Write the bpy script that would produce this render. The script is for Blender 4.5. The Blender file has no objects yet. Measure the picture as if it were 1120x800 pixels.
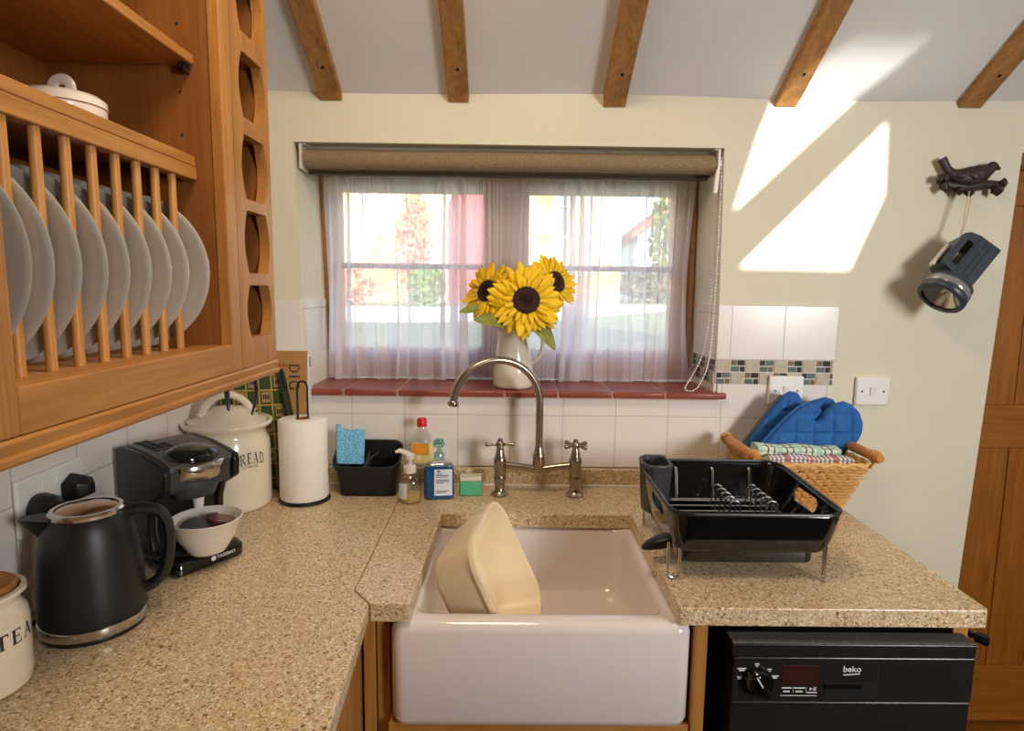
import bpy, math, random
from mathutils import Vector, Matrix, Euler
rnd = random.Random(7)
PI = math.pi
SC = bpy.context.scene
COL = SC.collection
LOC = {}

# ------------------------------------------------------------------ materials
def srgb(r, g, b):
    def f(c):
        c /= 255.0
        return c / 12.92 if c <= .04045 else ((c + .055) / 1.055) ** 2.4
    return (f(r), f(g), f(b), 1.0)

def node(nt, typ, **kw):
    n = nt.nodes.new(typ)
    for k, v in kw.items():
        if hasattr(n, k):
            setattr(n, k, v)
        else:
            n.inputs[k.replace('_', ' ')].default_value = v
    return n

def newmat(name):
    m = bpy.data.materials.new(name)
    m.use_nodes = True
    nt = m.node_tree
    return m, nt, nt.nodes['Principled BSDF']

def coords(nt, scale=(1, 1, 1), rot=(0, 0, 0), loc=(0, 0, 0)):
    tc = node(nt, 'ShaderNodeTexCoord')
    mp = node(nt, 'ShaderNodeMapping')
    mp.inputs['Scale'].default_value = scale
    mp.inputs['Rotation'].default_value = rot
    mp.inputs['Location'].default_value = loc
    nt.links.new(tc.outputs['Object'], mp.inputs['Vector'])
    return mp.outputs['Vector']

def ramp(nt, fac, stops, interp='LINEAR'):
    r = node(nt, 'ShaderNodeValToRGB')
    r.color_ramp.interpolation = interp
    el = r.color_ramp.elements
    while len(el) < len(stops):
        el.new(0.5)
    for e, (p, c) in zip(el, stops):
        e.position = p
        e.color = c
    nt.links.new(fac, r.inputs['Fac'])
    return r.outputs['Color']

def mix(nt, fac, a, b, mode='MIX'):
    n = node(nt, 'ShaderNodeMix', data_type='RGBA', blend_type=mode)
    for s, v in ((n.inputs[0], fac), (n.inputs[6], a), (n.inputs[7], b)):
        if isinstance(v, bpy.types.NodeSocket):
            nt.links.new(v, s)
        else:
            s.default_value = v
    return n.outputs[2]

def bump(nt, bs, h, strength=.2, dist=.002):
    b = node(nt, 'ShaderNodeBump')
    b.inputs['Strength'].default_value = strength
    b.inputs['Distance'].default_value = dist
    nt.links.new(h, b.inputs['Height'])
    nt.links.new(b.outputs['Normal'], bs.inputs['Normal'])

def plain(name, c, rough=.5, metal=0.0, var=.05, scale=30, coat=0.0, spec=None, bmp=0.0, trans=0.0, ior=None):
    m, nt, bs = newmat(name)
    v = coords(nt)
    n = node(nt, 'ShaderNodeTexNoise')
    n.inputs['Scale'].default_value = scale
    n.inputs['Detail'].default_value = 3
    nt.links.new(v, n.inputs['Vector'])
    lo = tuple(x * (1 - var) for x in c[:3]) + (1,)
    hi = tuple(min(1, x * (1 + var)) for x in c[:3]) + (1,)
    col = ramp(nt, n.outputs['Fac'], [(.3, lo), (.7, hi)])
    nt.links.new(col, bs.inputs['Base Color'])
    bs.inputs['Roughness'].default_value = rough
    bs.inputs['Metallic'].default_value = metal
    if coat:
        bs.inputs['Coat Weight'].default_value = coat
        bs.inputs['Coat Roughness'].default_value = .08
    if spec is not None:
        bs.inputs['Specular IOR Level'].default_value = spec
    if trans:
        bs.inputs['Transmission Weight'].default_value = trans
    if ior:
        bs.inputs['IOR'].default_value = ior
    if bmp:
        bump(nt, bs, n.outputs['Fac'], bmp)
    return m

def wood(name, a, b, axis='z', rough=.42, fine=1.0, dark=None):
    m, nt, bs = newmat(name)
    s = {'x': (1.2, 22, 22), 'y': (22, 1.2, 22), 'z': (22, 22, 1.2)}[axis]
    v = coords(nt, tuple(k * fine for k in s))
    n1 = node(nt, 'ShaderNodeTexNoise')
    n1.inputs['Scale'].default_value = 2.2
    n1.inputs['Detail'].default_value = 5
    n1.inputs['Distortion'].default_value = 1.1
    nt.links.new(v, n1.inputs['Vector'])
    v2 = coords(nt, tuple(k * fine * 6 for k in s))
    n2 = node(nt, 'ShaderNodeTexNoise')
    n2.inputs['Scale'].default_value = 3
    n2.inputs['Detail'].default_value = 2
    nt.links.new(v2, n2.inputs['Vector'])
    c1 = ramp(nt, n1.outputs['Fac'], [(.3, a), (.7, b)])
    d = tuple(x * .62 for x in a[:3]) + (1,)
    f = node(nt, 'ShaderNodeMapRange')
    f.inputs['From Min'].default_value = .55
    f.inputs['From Max'].default_value = .8
    f.inputs['To Max'].default_value = .55
    nt.links.new(n2.outputs['Fac'], f.inputs['Value'])
    c = mix(nt, f.outputs['Result'], c1, d)
    if dark:
        n3 = node(nt, 'ShaderNodeTexNoise')
        n3.inputs['Scale'].default_value = 9
        n3.inputs['Detail'].default_value = 4
        nt.links.new(coords(nt, (1, 1, 1)), n3.inputs['Vector'])
        g = node(nt, 'ShaderNodeMapRange')
        g.inputs['From Min'].default_value = .55
        g.inputs['From Max'].default_value = .72
        g.inputs['To Max'].default_value = .6
        nt.links.new(n3.outputs['Fac'], g.inputs['Value'])
        c = mix(nt, g.outputs['Result'], c, dark)
    nt.links.new(c, bs.inputs['Base Color'])
    bs.inputs['Roughness'].default_value = rough
    bump(nt, bs, n2.outputs['Fac'], .08, .001)
    return m

def worktop_mat():
    m, nt, bs = newmat('speckled composite')
    v = coords(nt)
    n = node(nt, 'ShaderNodeTexNoise')
    n.inputs['Scale'].default_value = 90
    n.inputs['Detail'].default_value = 4
    nt.links.new(v, n.inputs['Vector'])
    c = ramp(nt, n.outputs['Fac'], [(.35, srgb(198, 172, 130)), (.65, srgb(220, 197, 158))])
    for sc_, lo, hi in ((300, .07, .93), (480, .10, .90), (210, .025, .975)):
        vo = node(nt, 'ShaderNodeTexVoronoi')
        vo.inputs['Scale'].default_value = sc_
        nt.links.new(v, vo.inputs['Vector'])
        sp = node(nt, 'ShaderNodeSeparateColor')
        nt.links.new(vo.outputs['Color'], sp.inputs['Color'])
        dk = node(nt, 'ShaderNodeMath', operation='LESS_THAN'); dk.inputs[1].default_value = lo
        lt = node(nt, 'ShaderNodeMath', operation='GREATER_THAN'); lt.inputs[1].default_value = hi
        nt.links.new(sp.outputs['Red'], dk.inputs[0]); nt.links.new(sp.outputs['Green'], lt.inputs[0])
        dc = ramp(nt, sp.outputs['Blue'], [(0, srgb(112, 84, 54)), (.4, srgb(164, 130, 88)), (1, srgb(150, 120, 84))])
        c = mix(nt, dk.outputs[0], c, dc)
        c = mix(nt, lt.outputs[0], c, srgb(236, 224, 198))
    nt.links.new(c, bs.inputs['Base Color'])
    bs.inputs['Roughness'].default_value = .3
    bs.inputs['Specular IOR Level'].default_value = .45
    return m

def tile_mat(name, ax, size, phase, base, grout, gap=.0022):
    """square glazed tiles; ax = the two object axes the tiles run along"""
    m, nt, bs = newmat(name)
    tc = node(nt, 'ShaderNodeTexCoord')
    sx = node(nt, 'ShaderNodeSeparateXYZ')
    nt.links.new(tc.outputs['Object'], sx.inputs['Vector'])
    dist = []
    for a, ph, s in zip(ax, phase, size):
        ad = node(nt, 'ShaderNodeMath', operation='SUBTRACT')
        nt.links.new(sx.outputs[a.upper()], ad.inputs[0])
        ad.inputs[1].default_value = ph - s / 2
        pp = node(nt, 'ShaderNodeMath', operation='PINGPONG')
        nt.links.new(ad.outputs[0], pp.inputs[0])
        pp.inputs[1].default_value = s / 2
        rv = node(nt, 'ShaderNodeMath', operation='SUBTRACT')
        rv.inputs[0].default_value = s / 2
        nt.links.new(pp.outputs[0], rv.inputs[1])
        dist.append(rv.outputs[0])
    mn = node(nt, 'ShaderNodeMath', operation='MINIMUM')
    nt.links.new(dist[0], mn.inputs[0])
    nt.links.new(dist[1], mn.inputs[1])
    mr = node(nt, 'ShaderNodeMapRange', interpolation_type='SMOOTHSTEP')
    mr.inputs['From Min'].default_value = gap * .35
    mr.inputs['From Max'].default_value = gap
    nt.links.new(mn.outputs[0], mr.inputs['Value'])
    c = mix(nt, mr.outputs['Result'], grout, base)
    nt.links.new(c, bs.inputs['Base Color'])
    bs.inputs['Roughness'].default_value = .22
    n = node(nt, 'ShaderNodeTexNoise')
    n.inputs['Scale'].default_value = 7
    nt.links.new(tc.outputs['Object'], n.inputs['Vector'])
    ad = node(nt, 'ShaderNodeMath', operation='MULTIPLY_ADD')
    nt.links.new(n.outputs['Fac'], ad.inputs[0])
    ad.inputs[1].default_value = .35
    nt.links.new(mr.outputs['Result'], ad.inputs[2])
    bump(nt, bs, ad.outputs[0], .35, .002)
    return m

def plaster(name, c, rough=.85):
    m, nt, bs = newmat(name)
    v = coords(nt)
    n = node(nt, 'ShaderNodeTexNoise')
    n.inputs['Scale'].default_value = 3.5
    n.inputs['Detail'].default_value = 6
    nt.links.new(v, n.inputs['Vector'])
    lo = tuple(x * .96 for x in c[:3]) + (1,)
    nt.links.new(ramp(nt, n.outputs['Fac'], [(.35, lo), (.65, c)]), bs.inputs['Base Color'])
    bs.inputs['Roughness'].default_value = rough
    bs.inputs['Specular IOR Level'].default_value = .25
    bump(nt, bs, n.outputs['Fac'], .25, .01)
    return m

def sheer_mat():
    m, nt, bs = newmat('sheer voile')
    nt.nodes.remove(bs)
    out = nt.nodes['Material Output']
    tr = node(nt, 'ShaderNodeBsdfTransparent')
    di = node(nt, 'ShaderNodeBsdfDiffuse')
    tl = node(nt, 'ShaderNodeBsdfTranslucent')
    di.inputs['Color'].default_value = srgb(246, 242, 246)
    tl.inputs['Color'].default_value = srgb(246, 242, 248)
    a = node(nt, 'ShaderNodeMixShader')
    a.inputs[0].default_value = .6
    nt.links.new(di.outputs[0], a.inputs[1])
    nt.links.new(tl.outputs[0], a.inputs[2])
    v = coords(nt, (1, 1, 1))
    w = node(nt, 'ShaderNodeTexNoise')
    w.inputs['Scale'].default_value = 500
    nt.links.new(v, w.inputs['Vector'])
    mr = node(nt, 'ShaderNodeMapRange')
    mr.inputs['To Min'].default_value = .50
    mr.inputs['To Max'].default_value = .76
    nt.links.new(w.outputs['Fac'], mr.inputs['Value'])
    b = node(nt, 'ShaderNodeMixShader')
    nt.links.new(mr.outputs['Result'], b.inputs[0])
    nt.links.new(tr.outputs[0], b.inputs[1])
    nt.links.new(a.outputs[0], b.inputs[2])
    nt.links.new(b.outputs[0], out.inputs['Surface'])
    return m

def glass_mat(name, tint=(1, 1, 1, 1), refl=.06, rough=.02):
    m, nt, bs = newmat(name)
    nt.nodes.remove(bs)
    tr = node(nt, 'ShaderNodeBsdfTransparent')
    tr.inputs['Color'].default_value = tint
    gl = node(nt, 'ShaderNodeBsdfGlossy')
    gl.inputs['Roughness'].default_value = rough
    b = node(nt, 'ShaderNodeMixShader')
    b.inputs[0].default_value = refl
    nt.links.new(tr.outputs[0], b.inputs[1])
    nt.links.new(gl.outputs[0], b.inputs[2])
    nt.links.new(b.outputs[0], nt.nodes['Material Output'].inputs['Surface'])
    return m

def stripes_mat(name, base, lines):
    """woven cloth: lines = list of (axis, pitch, width, colour)"""
    m, nt, bs = newmat(name)
    tc = node(nt, 'ShaderNodeTexCoord')
    sx = node(nt, 'ShaderNodeSeparateXYZ')
    nt.links.new(tc.outputs['Object'], sx.inputs['Vector'])
    c = base
    for a, pitch, wdt, colr in lines:
        pp = node(nt, 'ShaderNodeMath', operation='PINGPONG')
        nt.links.new(sx.outputs[a.upper()], pp.inputs[0])
        pp.inputs[1].default_value = pitch / 2
        lt = node(nt, 'ShaderNodeMath', operation='LESS_THAN')
        nt.links.new(pp.outputs[0], lt.inputs[0])
        lt.inputs[1].default_value = wdt / 2
        c = mix(nt, lt.outputs[0], c, colr)
    nt.links.new(c, bs.inputs['Base Color'])
    bs.inputs['Roughness'].default_value = .9
    n = node(nt, 'ShaderNodeTexNoise')
    n.inputs['Scale'].default_value = 300
    nt.links.new(tc.outputs['Object'], n.inputs['Vector'])
    bump(nt, bs, n.outputs['Fac'], .4, .002)
    return m

def brick_mat():
    m, nt, bs = newmat('garden brick')
    tc = node(nt, 'ShaderNodeTexCoord')
    sx = node(nt, 'ShaderNodeSeparateXYZ')
    nt.links.new(tc.outputs['Object'], sx.inputs['Vector'])
    cb = node(nt, 'ShaderNodeCombineXYZ')
    nt.links.new(sx.outputs['X'], cb.inputs['X'])
    nt.links.new(sx.outputs['Z'], cb.inputs['Y'])
    br = node(nt, 'ShaderNodeTexBrick')
    br.inputs['Scale'].default_value = 4.4
    br.inputs['Color1'].default_value = srgb(226, 192, 156)
    br.inputs['Color2'].default_value = srgb(234, 206, 170)
    br.inputs['Mortar'].default_value = srgb(222, 205, 180)
    br.inputs['Mortar Size'].default_value = .02
    nt.links.new(cb.outputs[0], br.inputs['Vector'])
    n = node(nt, 'ShaderNodeTexNoise')
    n.inputs['Scale'].default_value = .7
    nt.links.new(tc.outputs['Object'], n.inputs['Vector'])
    c = mix(nt, ramp(nt, n.outputs['Fac'], [(.5, (0, 0, 0, 1)), (.6, (1, 1, 1, 1))]), br.outputs['Color'], srgb(222, 164, 116))
    nt.links.new(c, bs.inputs['Base Color'])
    bs.inputs['Roughness'].default_value = .9
    return m

OAK_A, OAK_B = srgb(160, 106, 48), srgb(190, 134, 68)
M = {}
for ax in 'xyz':
    M['oak_' + ax] = wood('oak along ' + ax, OAK_A, OAK_B, ax)
    M['oakin_' + ax] = wood('shade-darkened inside oak along ' + ax, srgb(128, 76, 31), srgb(148, 92, 40), ax, .5)  # darker reddish inside veneer, partly standing in for the cupboards' shade
M['door_z'] = wood('stained pine upright', srgb(138, 82, 22), srgb(170, 106, 36), 'z', .35)
M['door_x'] = wood('stained pine crosswise', srgb(138, 82, 22), srgb(170, 106, 36), 'x', .35)
M['frame'] = wood('window frame timber', srgb(158, 114, 74), srgb(178, 134, 92), 'x', .5)
M['beam'] = wood('sawn beam timber', srgb(150, 102, 52), srgb(186, 136, 76), 'y', .75, 1.4, srgb(60, 38, 20))
M['dowel'] = wood('turned beech', srgb(190, 130, 62), srgb(208, 150, 80), 'z', .4)
M['worktop'] = worktop_mat()
M['wall'] = plaster('cream painted plaster', srgb(226, 221, 200))
M['rearwall'] = plaster('darkened rear wall plaster', srgb(184, 164, 138))  # unseen wall, darkened to cut the light it bounces back
M['ceiling'] = plaster('white painted plaster', srgb(230, 230, 231))
M['tile'] = tile_mat('white wall tiles', 'xz', (.15, .15), (0, 1.110), srgb(232, 226, 220), srgb(206, 196, 186))
M['tiletop'] = tile_mat('white upper wall tiles', 'xz', (.15, .1535), (.468, 1.277), srgb(232, 228, 222), srgb(206, 200, 190))
M['tileside'] = tile_mat('white side wall tiles', 'yz', (.153, .15), (-.60, 1.105), srgb(232, 226, 220), srgb(200, 192, 184))
M['grout'] = plain('tile grout', srgb(225, 220, 210), .8)
M['sill'] = plain('terracotta tile', srgb(140, 70, 56), .32, var=.12, scale=12)
M['sillgrout'] = plain('sill grout', srgb(190, 150, 135), .8)
M['floor'] = plain('dark flecked carpet', srgb(46, 42, 40), .95, var=.5, scale=160)
M['ceramic'] = plain('white glazed ceramic', srgb(232, 224, 214), .12, var=.01, coat=.5)
M['sinkware'] = plain('white fireclay', srgb(230, 220, 216), .1, var=.01, coat=.6)
M['stoneware'] = plain('cream glazed stoneware', srgb(236, 226, 204), .16, var=.02, coat=.4)
M['plate'] = plain('plate glaze greyed for shade', srgb(186, 181, 173), .12, var=.01, coat=.5)  # glaze toned greyer to stand in for the shade in the rack
M['cork'] = plain('cork', srgb(176, 118, 62), .85, var=.35, scale=150, bmp=.5)
M['black'] = plain('black plastic', srgb(20, 20, 21), .35)
M['blackmatt'] = plain('matt black enamel', srgb(24, 25, 28), .42)
M['blackgloss'] = plain('gloss black plastic', srgb(12, 12, 13), .08, coat=.5)
M['void'] = plain('flat black for shaded gaps', srgb(8, 8, 8), .9)  # flat black painted where gaps and recesses would fall into shade
M['greyplastic'] = plain('dark grey plastic', srgb(62, 62, 64), .4)
M['midgrey'] = plain('glare-lightened grey plastic', srgb(92, 90, 88), .38)  # top cover grey, lightened partly to carry the glare on it
M['steel'] = plain('polished steel', srgb(205, 202, 196), .16, 1.0, var=.02)
M['nickel'] = plain('brushed nickel', srgb(168, 156, 140), .26, 1.0, var=.04)
M['wire'] = plain('bright wire', srgb(190, 190, 188), .25, 1.0, var=.02)
M['bronze'] = plain('tinted chrome lid', srgb(190, 150, 110), .08, 1.0, var=.02)
M['cream'] = plain('cream plastic', srgb(242, 224, 188), .35, var=.02)
M['paper'] = plain('white paper towel', srgb(240, 236, 228), .95, var=.03, scale=120, bmp=.3)
M['ink'] = plain('dark print', srgb(44, 40, 40), .6)
M['greyink'] = plain('pale grey print', srgb(150, 140, 126), .7)
M['whiteink'] = plain('white print', srgb(225, 225, 225), .6)
M['redink'] = plain('red print', srgb(170, 60, 45), .7)
M['white'] = plain('white plastic', srgb(238, 237, 234), .3, var=.01)
M['offwhite'] = plain('off white plastic', srgb(214, 208, 196), .4)
M['red'] = plain('red plastic', srgb(205, 20, 30), .35)
M['orange'] = plain('orange label', srgb(236, 150, 30), .5, var=.2)
M['yellowlabel'] = plain('cream label', srgb(240, 214, 150), .5, var=.1)
M['bluesoap'] = plain('blue liquid soap', srgb(10, 74, 124), .08, var=.05, coat=.6)
M['labelwhite'] = plain('white label', srgb(214, 222, 232), .5)
M['bluecloth'] = None
M['spongegreen'] = plain('green sponge foam', srgb(84, 178, 132), .95, var=.2, scale=200, bmp=.6)
M['spongewhite'] = plain('pale scouring pad', srgb(206, 206, 182), .95, var=.12, scale=300, bmp=.6)
M['clear'] = glass_mat('clear bottle plastic', (.95, .95, .93, 1), .12)
M['pane'] = glass_mat('window glass', (.99, .99, .99, 1), .04)
M['aqua'] = glass_mat('aqua clear plastic', srgb(200, 232, 228), .15)
M['amber'] = plain('pale yellow soap', srgb(214, 190, 110), .1, var=.1, coat=.5)
M['blue'] = plain('blue quilted cotton', srgb(34, 98, 168), .85, var=.12, scale=60, bmp=.3)
M['brownlining'] = plain('brown binding', srgb(96, 76, 62), .9)
M['wicker'] = wood('wicker cane', srgb(206, 152, 82), srgb(232, 190, 120), 'x', .5, .6)
M['rod'] = wood('varnished cane rod', srgb(186, 116, 44), srgb(214, 146, 66), 'y', .35)
M['iron'] = plain('dark cast iron', srgb(58, 46, 44), .5, .3, var=.25, scale=60, bmp=.4)
M['torch'] = plain('slate blue torch plastic', srgb(50, 61, 70), .38)
M['torchlens'] = plain('torch reflector', srgb(200, 196, 186), .12, 1.0)
M['torchclear'] = plain('smoky clear rim', srgb(150, 150, 148), .15, .4)
M['string'] = plain('cream string', srgb(208, 192, 160), .95)
M['sheer'] = sheer_mat()
M['blind'] = plain('taupe blind weave', srgb(140, 120, 92), .9, var=.22, scale=220, bmp=.4)
M['blinddark'] = plain('dark blind bar', srgb(70, 58, 46), .6)
M['petal'] = plain('sunflower petal', srgb(255, 204, 14), .6, var=.12, scale=40)
M['disc'] = plain('sunflower seed disc', srgb(52, 30, 20), .9, var=.5, scale=180, bmp=.9)
M['leaf'] = plain('sunflower leaf', srgb(132, 140, 54), .55, var=.25, scale=40)
M['stem'] = plain('green stem', srgb(70, 84, 36), .6)
M['jug'] = plain('white jug glaze', srgb(226, 218, 202), .14, var=.02, coat=.4)
M['kraft'] = plain('brown card', srgb(176, 132, 76), .8, var=.08, scale=25)
M['card'] = plain('white card edge', srgb(226, 222, 216), .7)
M['green'] = plain('dark green cloth', srgb(58, 78, 36), .8, var=.25, scale=60)
M['greenedge'] = plain('dark green binding', srgb(30, 50, 34), .5)
M['gold'] = plain('gold grid', srgb(190, 160, 76), .6)
M['tan'] = plain('tan patch', srgb(170, 140, 96), .8)
M['dwblack'] = plain('black appliance enamel', srgb(36, 31, 29), .25, var=.08)
M['dwtop'] = plain('grey flecked appliance top', srgb(92, 90, 84), .7, var=.5, scale=260)
M['display'] = plain('dark red display', srgb(58, 30, 26), .2)
M['mos_stone'] = plain('pale stone mosaic', srgb(184, 172, 150), .5, var=.12, scale=40)
M['mos_teal'] = plain('grey teal glass mosaic', srgb(104, 120, 116), .12, var=.12)
M['mos_dark'] = plain('dark glass mosaic', srgb(62, 66, 62), .12, var=.15)
M['mos_brown'] = plain('brown glass mosaic', srgb(122, 98, 76), .2, var=.15)
M['grass'] = plain('mown grass', srgb(146, 160, 116), .95, var=.3, scale=6)
M['gravel'] = plain('pale gravel', srgb(232, 222, 204), .95, var=.1, scale=20)
M['brick'] = brick_mat()
M['reddoor'] = plain('red painted timber', srgb(204, 72, 86), .5)
M['renderwall'] = plain('white render', srgb(232, 230, 228), .9)
M['rooftile'] = plain('clay roof tiles', srgb(196, 120, 92), .85, var=.2, scale=8)
M['foliage'] = plain('garden foliage', srgb(110, 140, 74), .9, var=.5, scale=9)
M['foliagered'] = plain('pinkish shrub foliage', srgb(204, 150, 120), .9, var=.3, scale=9)
M['hedge'] = plain('grey green hedge', srgb(112, 122, 108), .9, var=.4, scale=9)
M['darkpane'] = plain('outdoor window glazing', srgb(150, 160, 150), .1)
M['earth'] = plain('foundation earth', srgb(110, 90, 70), .9)
M['pod_a'] = plain('plum foil pod', srgb(110, 66, 74), .3, var=.2)
M['pod_b'] = plain('grey foil pod', srgb(96, 96, 100), .3, var=.2)
M['nail'] = plain('dark bolt hole', srgb(20, 14, 10), .9)

def net_mat():
    m, nt, bs = newmat('blue honeycomb cloth')
    v = coords(nt)
    vo = node(nt, 'ShaderNodeTexVoronoi')
    vo.inputs['Scale'].default_value = 210
    nt.links.new(v, vo.inputs['Vector'])
    nt.links.new(ramp(nt, vo.outputs['Distance'], [(.2, srgb(60, 150, 205)), (.55, srgb(128, 200, 232))]), bs.inputs['Base Color'])
    bs.inputs['Roughness'].default_value = .8
    bump(nt, bs, vo.outputs['Distance'], .6, .003)
    return m
M['bluecloth'] = net_mat()
M['towel_green'] = stripes_mat('green check towel', srgb(214, 224, 206), [('x', .016, .0035, srgb(36, 84, 60)), ('y', .016, .0035, srgb(36, 84, 60)), ('x', .05, .012, srgb(176, 214, 196))])
M['towel_purple'] = stripes_mat('mauve stripe towel', srgb(226, 222, 216), [('x', .011, .005, srgb(140, 118, 140)), ('x', .06, .008, srgb(196, 120, 110))])

# ------------------------------------------------------------------ geometry
class G:
    def __init__(s):
        s.v, s.f, s.m = [], [], []
    def add(s, v, f, mi=0, T=None):
        o = len(s.v)
        s.v += [tuple(T @ Vector(p)) for p in v] if T is not None else [tuple(p) for p in v]
        s.f += [tuple(i + o for i in q) for q in f]
        s.m += [mi] * len(f)
        return s
    def box(s, x0, x1, y0, y1, z0, z1, mi=0, T=None):
        v = [(x, y, z) for z in (z0, z1) for y in (y0, y1) for x in (x0, x1)]
        f = [(0, 2, 3, 1), (4, 5, 7, 6), (0, 1, 5, 4), (1, 3, 7, 5), (3, 2, 6, 7), (2, 0, 4, 6)]
        return s.add(v, f, mi, T)
    def lathe(s, prof, n=32, mi=0, T=None, c=(0, 0, 0), a0=0, a1=2 * PI, sx=1, sy=1):
        full = abs(a1 - a0 - 2 * PI) < 1e-6
        k = n if full else n + 1
        v, rings = [], []
        for r, z in prof:
            if r < 1e-7:
                v.append((c[0], c[1], c[2] + z)); rings.append([len(v) - 1])
            else:
                st = len(v)
                for i in range(k):
                    a = a0 + (a1 - a0) * i / n
                    v.append((c[0] + r * sx * math.cos(a), c[1] + r * sy * math.sin(a), c[2] + z))
                rings.append(list(range(st, st + k)))
        f = []
        for A, B in zip(rings, rings[1:]):
            for i in range(n):
                j = (i + 1) % k if full else i + 1
                if len(A) == 1 and len(B) == 1: continue
                if len(A) == 1: f.append((A[0], B[j], B[i]))
                elif len(B) == 1: f.append((A[i], A[j], B[0]))
                else: f.append((A[i], A[j], B[j], B[i]))
        return s.add(v, f, mi, T)
    def tube(s, pts, r, n=8, mi=0, closed=False, T=None, cap=True, flat=1.0):
        pts = [Vector(p) for p in pts]
        L = len(pts)
        rr = r if isinstance(r, (list, tuple)) else [r] * L
        v, f = [], []
        up = None
        for i, p in enumerate(pts):
            if closed: t = pts[(i + 1) % L] - pts[i - 1]
            else: t = pts[min(i + 1, L - 1)] - pts[max(i - 1, 0)]
            if t.length < 1e-9: t = Vector((0, 0, 1))
            t.normalize()
            if up is None:
                up = Vector((0, 0, 1)) if abs(t.z) < .9 else Vector((0, 1, 0))
            u = (up - t * up.dot(t))
            if u.length < 1e-6: u = t.orthogonal()
            u.normalize(); up = u
            w = t.cross(u)
            for k in range(n):
                a = 2 * PI * k / n
                v.append(p + (u * math.cos(a) + w * math.sin(a) * flat) * rr[i])
        for i in range(L if closed else L - 1):
            for k in range(n):
                a, b = i * n + k, i * n + (k + 1) % n
                c, d = ((i + 1) % L) * n + (k + 1) % n, ((i + 1) % L) * n + k
                f.append((a, b, c, d))
        if cap and not closed:
            f.append(tuple(range(n))[::-1]); f.append(tuple(range((L - 1) * n, L * n)))
        return s.add(v, f, mi, T)
    def prism(s, poly, h0, h1, mi=0, axis='z', T=None):
        """poly of 2-D points swept from h0 to h1; axis says which coordinate the sweep runs along"""
        def P(a, b, h):
            return {'z': (a, b, h), 'y': (a, h, b), 'x': (h, a, b)}[axis]
        n = len(poly)
        v = [P(a, b, h0) for a, b in poly] + [P(a, b, h1) for a, b in poly]
        f = [tuple(range(n))[::-1], tuple(range(n, 2 * n))]
        f += [(i, (i + 1) % n, n + (i + 1) % n, n + i) for i in range(n)]
        return s.add(v, f, mi, T)
    def loft(s, rings, mi=0, T=None, cap0=True, cap1=True, skip=None):
        n = len(rings[0]); v = [p for r in rings for p in r]; f = []
        for i in range(len(rings) - 1):
            for k in range(n):
                if skip and skip(i, k): continue
                f.append((i * n + k, i * n + (k + 1) % n, (i + 1) * n + (k + 1) % n, (i + 1) * n + k))
        if cap0: f.append(tuple(range(n))[::-1])
        if cap1: f.append(tuple(range((len(rings) - 1) * n, len(rings) * n)))
        return s.add(v, f, mi, T)
    def sphere(s, c, r, n=16, mi=0, T=None, sc=(1, 1, 1)):
        prof = [(math.sin(PI * i / (n // 2)), -math.cos(PI * i / (n // 2))) for i in range(n // 2 + 1)]
        prof[0] = (0, -1); prof[-1] = (0, 1)
        T2 = Matrix.Translation(c) @ Matrix.Diagonal((r * sc[0], r * sc[1], r * sc[2], 1))
        return s.lathe(prof, n, mi, (T @ T2) if T is not None else T2)
    def build(s, name, mats, parent=None, at=None, smooth=40, bevel=0, seg=2, solid=0, sub=0):
        if not isinstance(mats, (list, tuple)): mats = [mats]
        o3 = Vector(LOC[parent.name]) if parent is not None else Vector(at if at is not None else (0, 0, 0))
        me = bpy.data.meshes.new(name)
        me.from_pydata([tuple(Vector(p) - o3) for p in s.v], [], s.f)
        for k in mats: me.materials.append(M[k] if isinstance(k, str) else k)
        if len(mats) > 1: me.polygons.foreach_set('material_index', s.m)
        me.validate()
        import bmesh
        bm = bmesh.new(); bm.from_mesh(me)
        bmesh.ops.recalc_face_normals(bm, faces=bm.faces)
        bm.to_mesh(me); bm.free()
        if smooth:
            me.polygons.foreach_set('use_smooth', [True] * len(me.polygons))
            me.set_sharp_from_angle(angle=math.radians(smooth))
        o = bpy.data.objects.new(name, me)
        COL.objects.link(o)
        if parent is not None:
            o.parent = parent
            LOC[o.name] = LOC[parent.name]
        else:
            o.location = o3
            LOC[o.name] = tuple(o3)
        if solid:
            md = o.modifiers.new('thickness', 'SOLIDIFY'); md.thickness = solid; md.offset = 0
        if bevel:
            md = o.modifiers.new('rounded edges', 'BEVEL'); md.width = bevel; md.segments = seg
            md.limit_method = 'ANGLE'; md.angle_limit = math.radians(35); md.harden_normals = False
        if sub:
            md = o.modifiers.new('smooth', 'SUBSURF'); md.levels = sub; md.render_levels = sub
        return o

def tag(o, label, cat, group=None, kind=None):
    o['label'] = label; o['category'] = cat
    if group: o['group'] = group
    if kind: o['kind'] = kind
    return o

def thing(name, at, label, cat, group=None):
    o = bpy.data.objects.new(name, None)
    COL.objects.link(o)
    o.location = at; o.empty_display_size = .05
    LOC[o.name] = tuple(at)
    return tag(o, label, cat, group)

def struct(g, name, mats, **kw):
    o = g.build(name, mats, **kw)
    o['kind'] = 'structure'
    return o

def copy_tree(o, parent=None):
    c = o.copy(); COL.objects.link(c)
    if parent is not None: c.parent = parent
    LOC[c.name] = LOC[o.name]
    for ch in list(o.children): copy_tree(ch, c)
    return c

def rrect(x0, x1, y0, y1, r, z, n=6):
    pts = []
    for cx, cy, a in ((x1 - r, y1 - r, 0), (x0 + r, y1 - r, 90), (x0 + r, y0 + r, 180), (x1 - r, y0 + r, 270)):
        for i in range(n + 1):
            t = math.radians(a + 90 * i / n)
            pts.append((cx + r * math.cos(t), cy + r * math.sin(t), z))
    return pts

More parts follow.
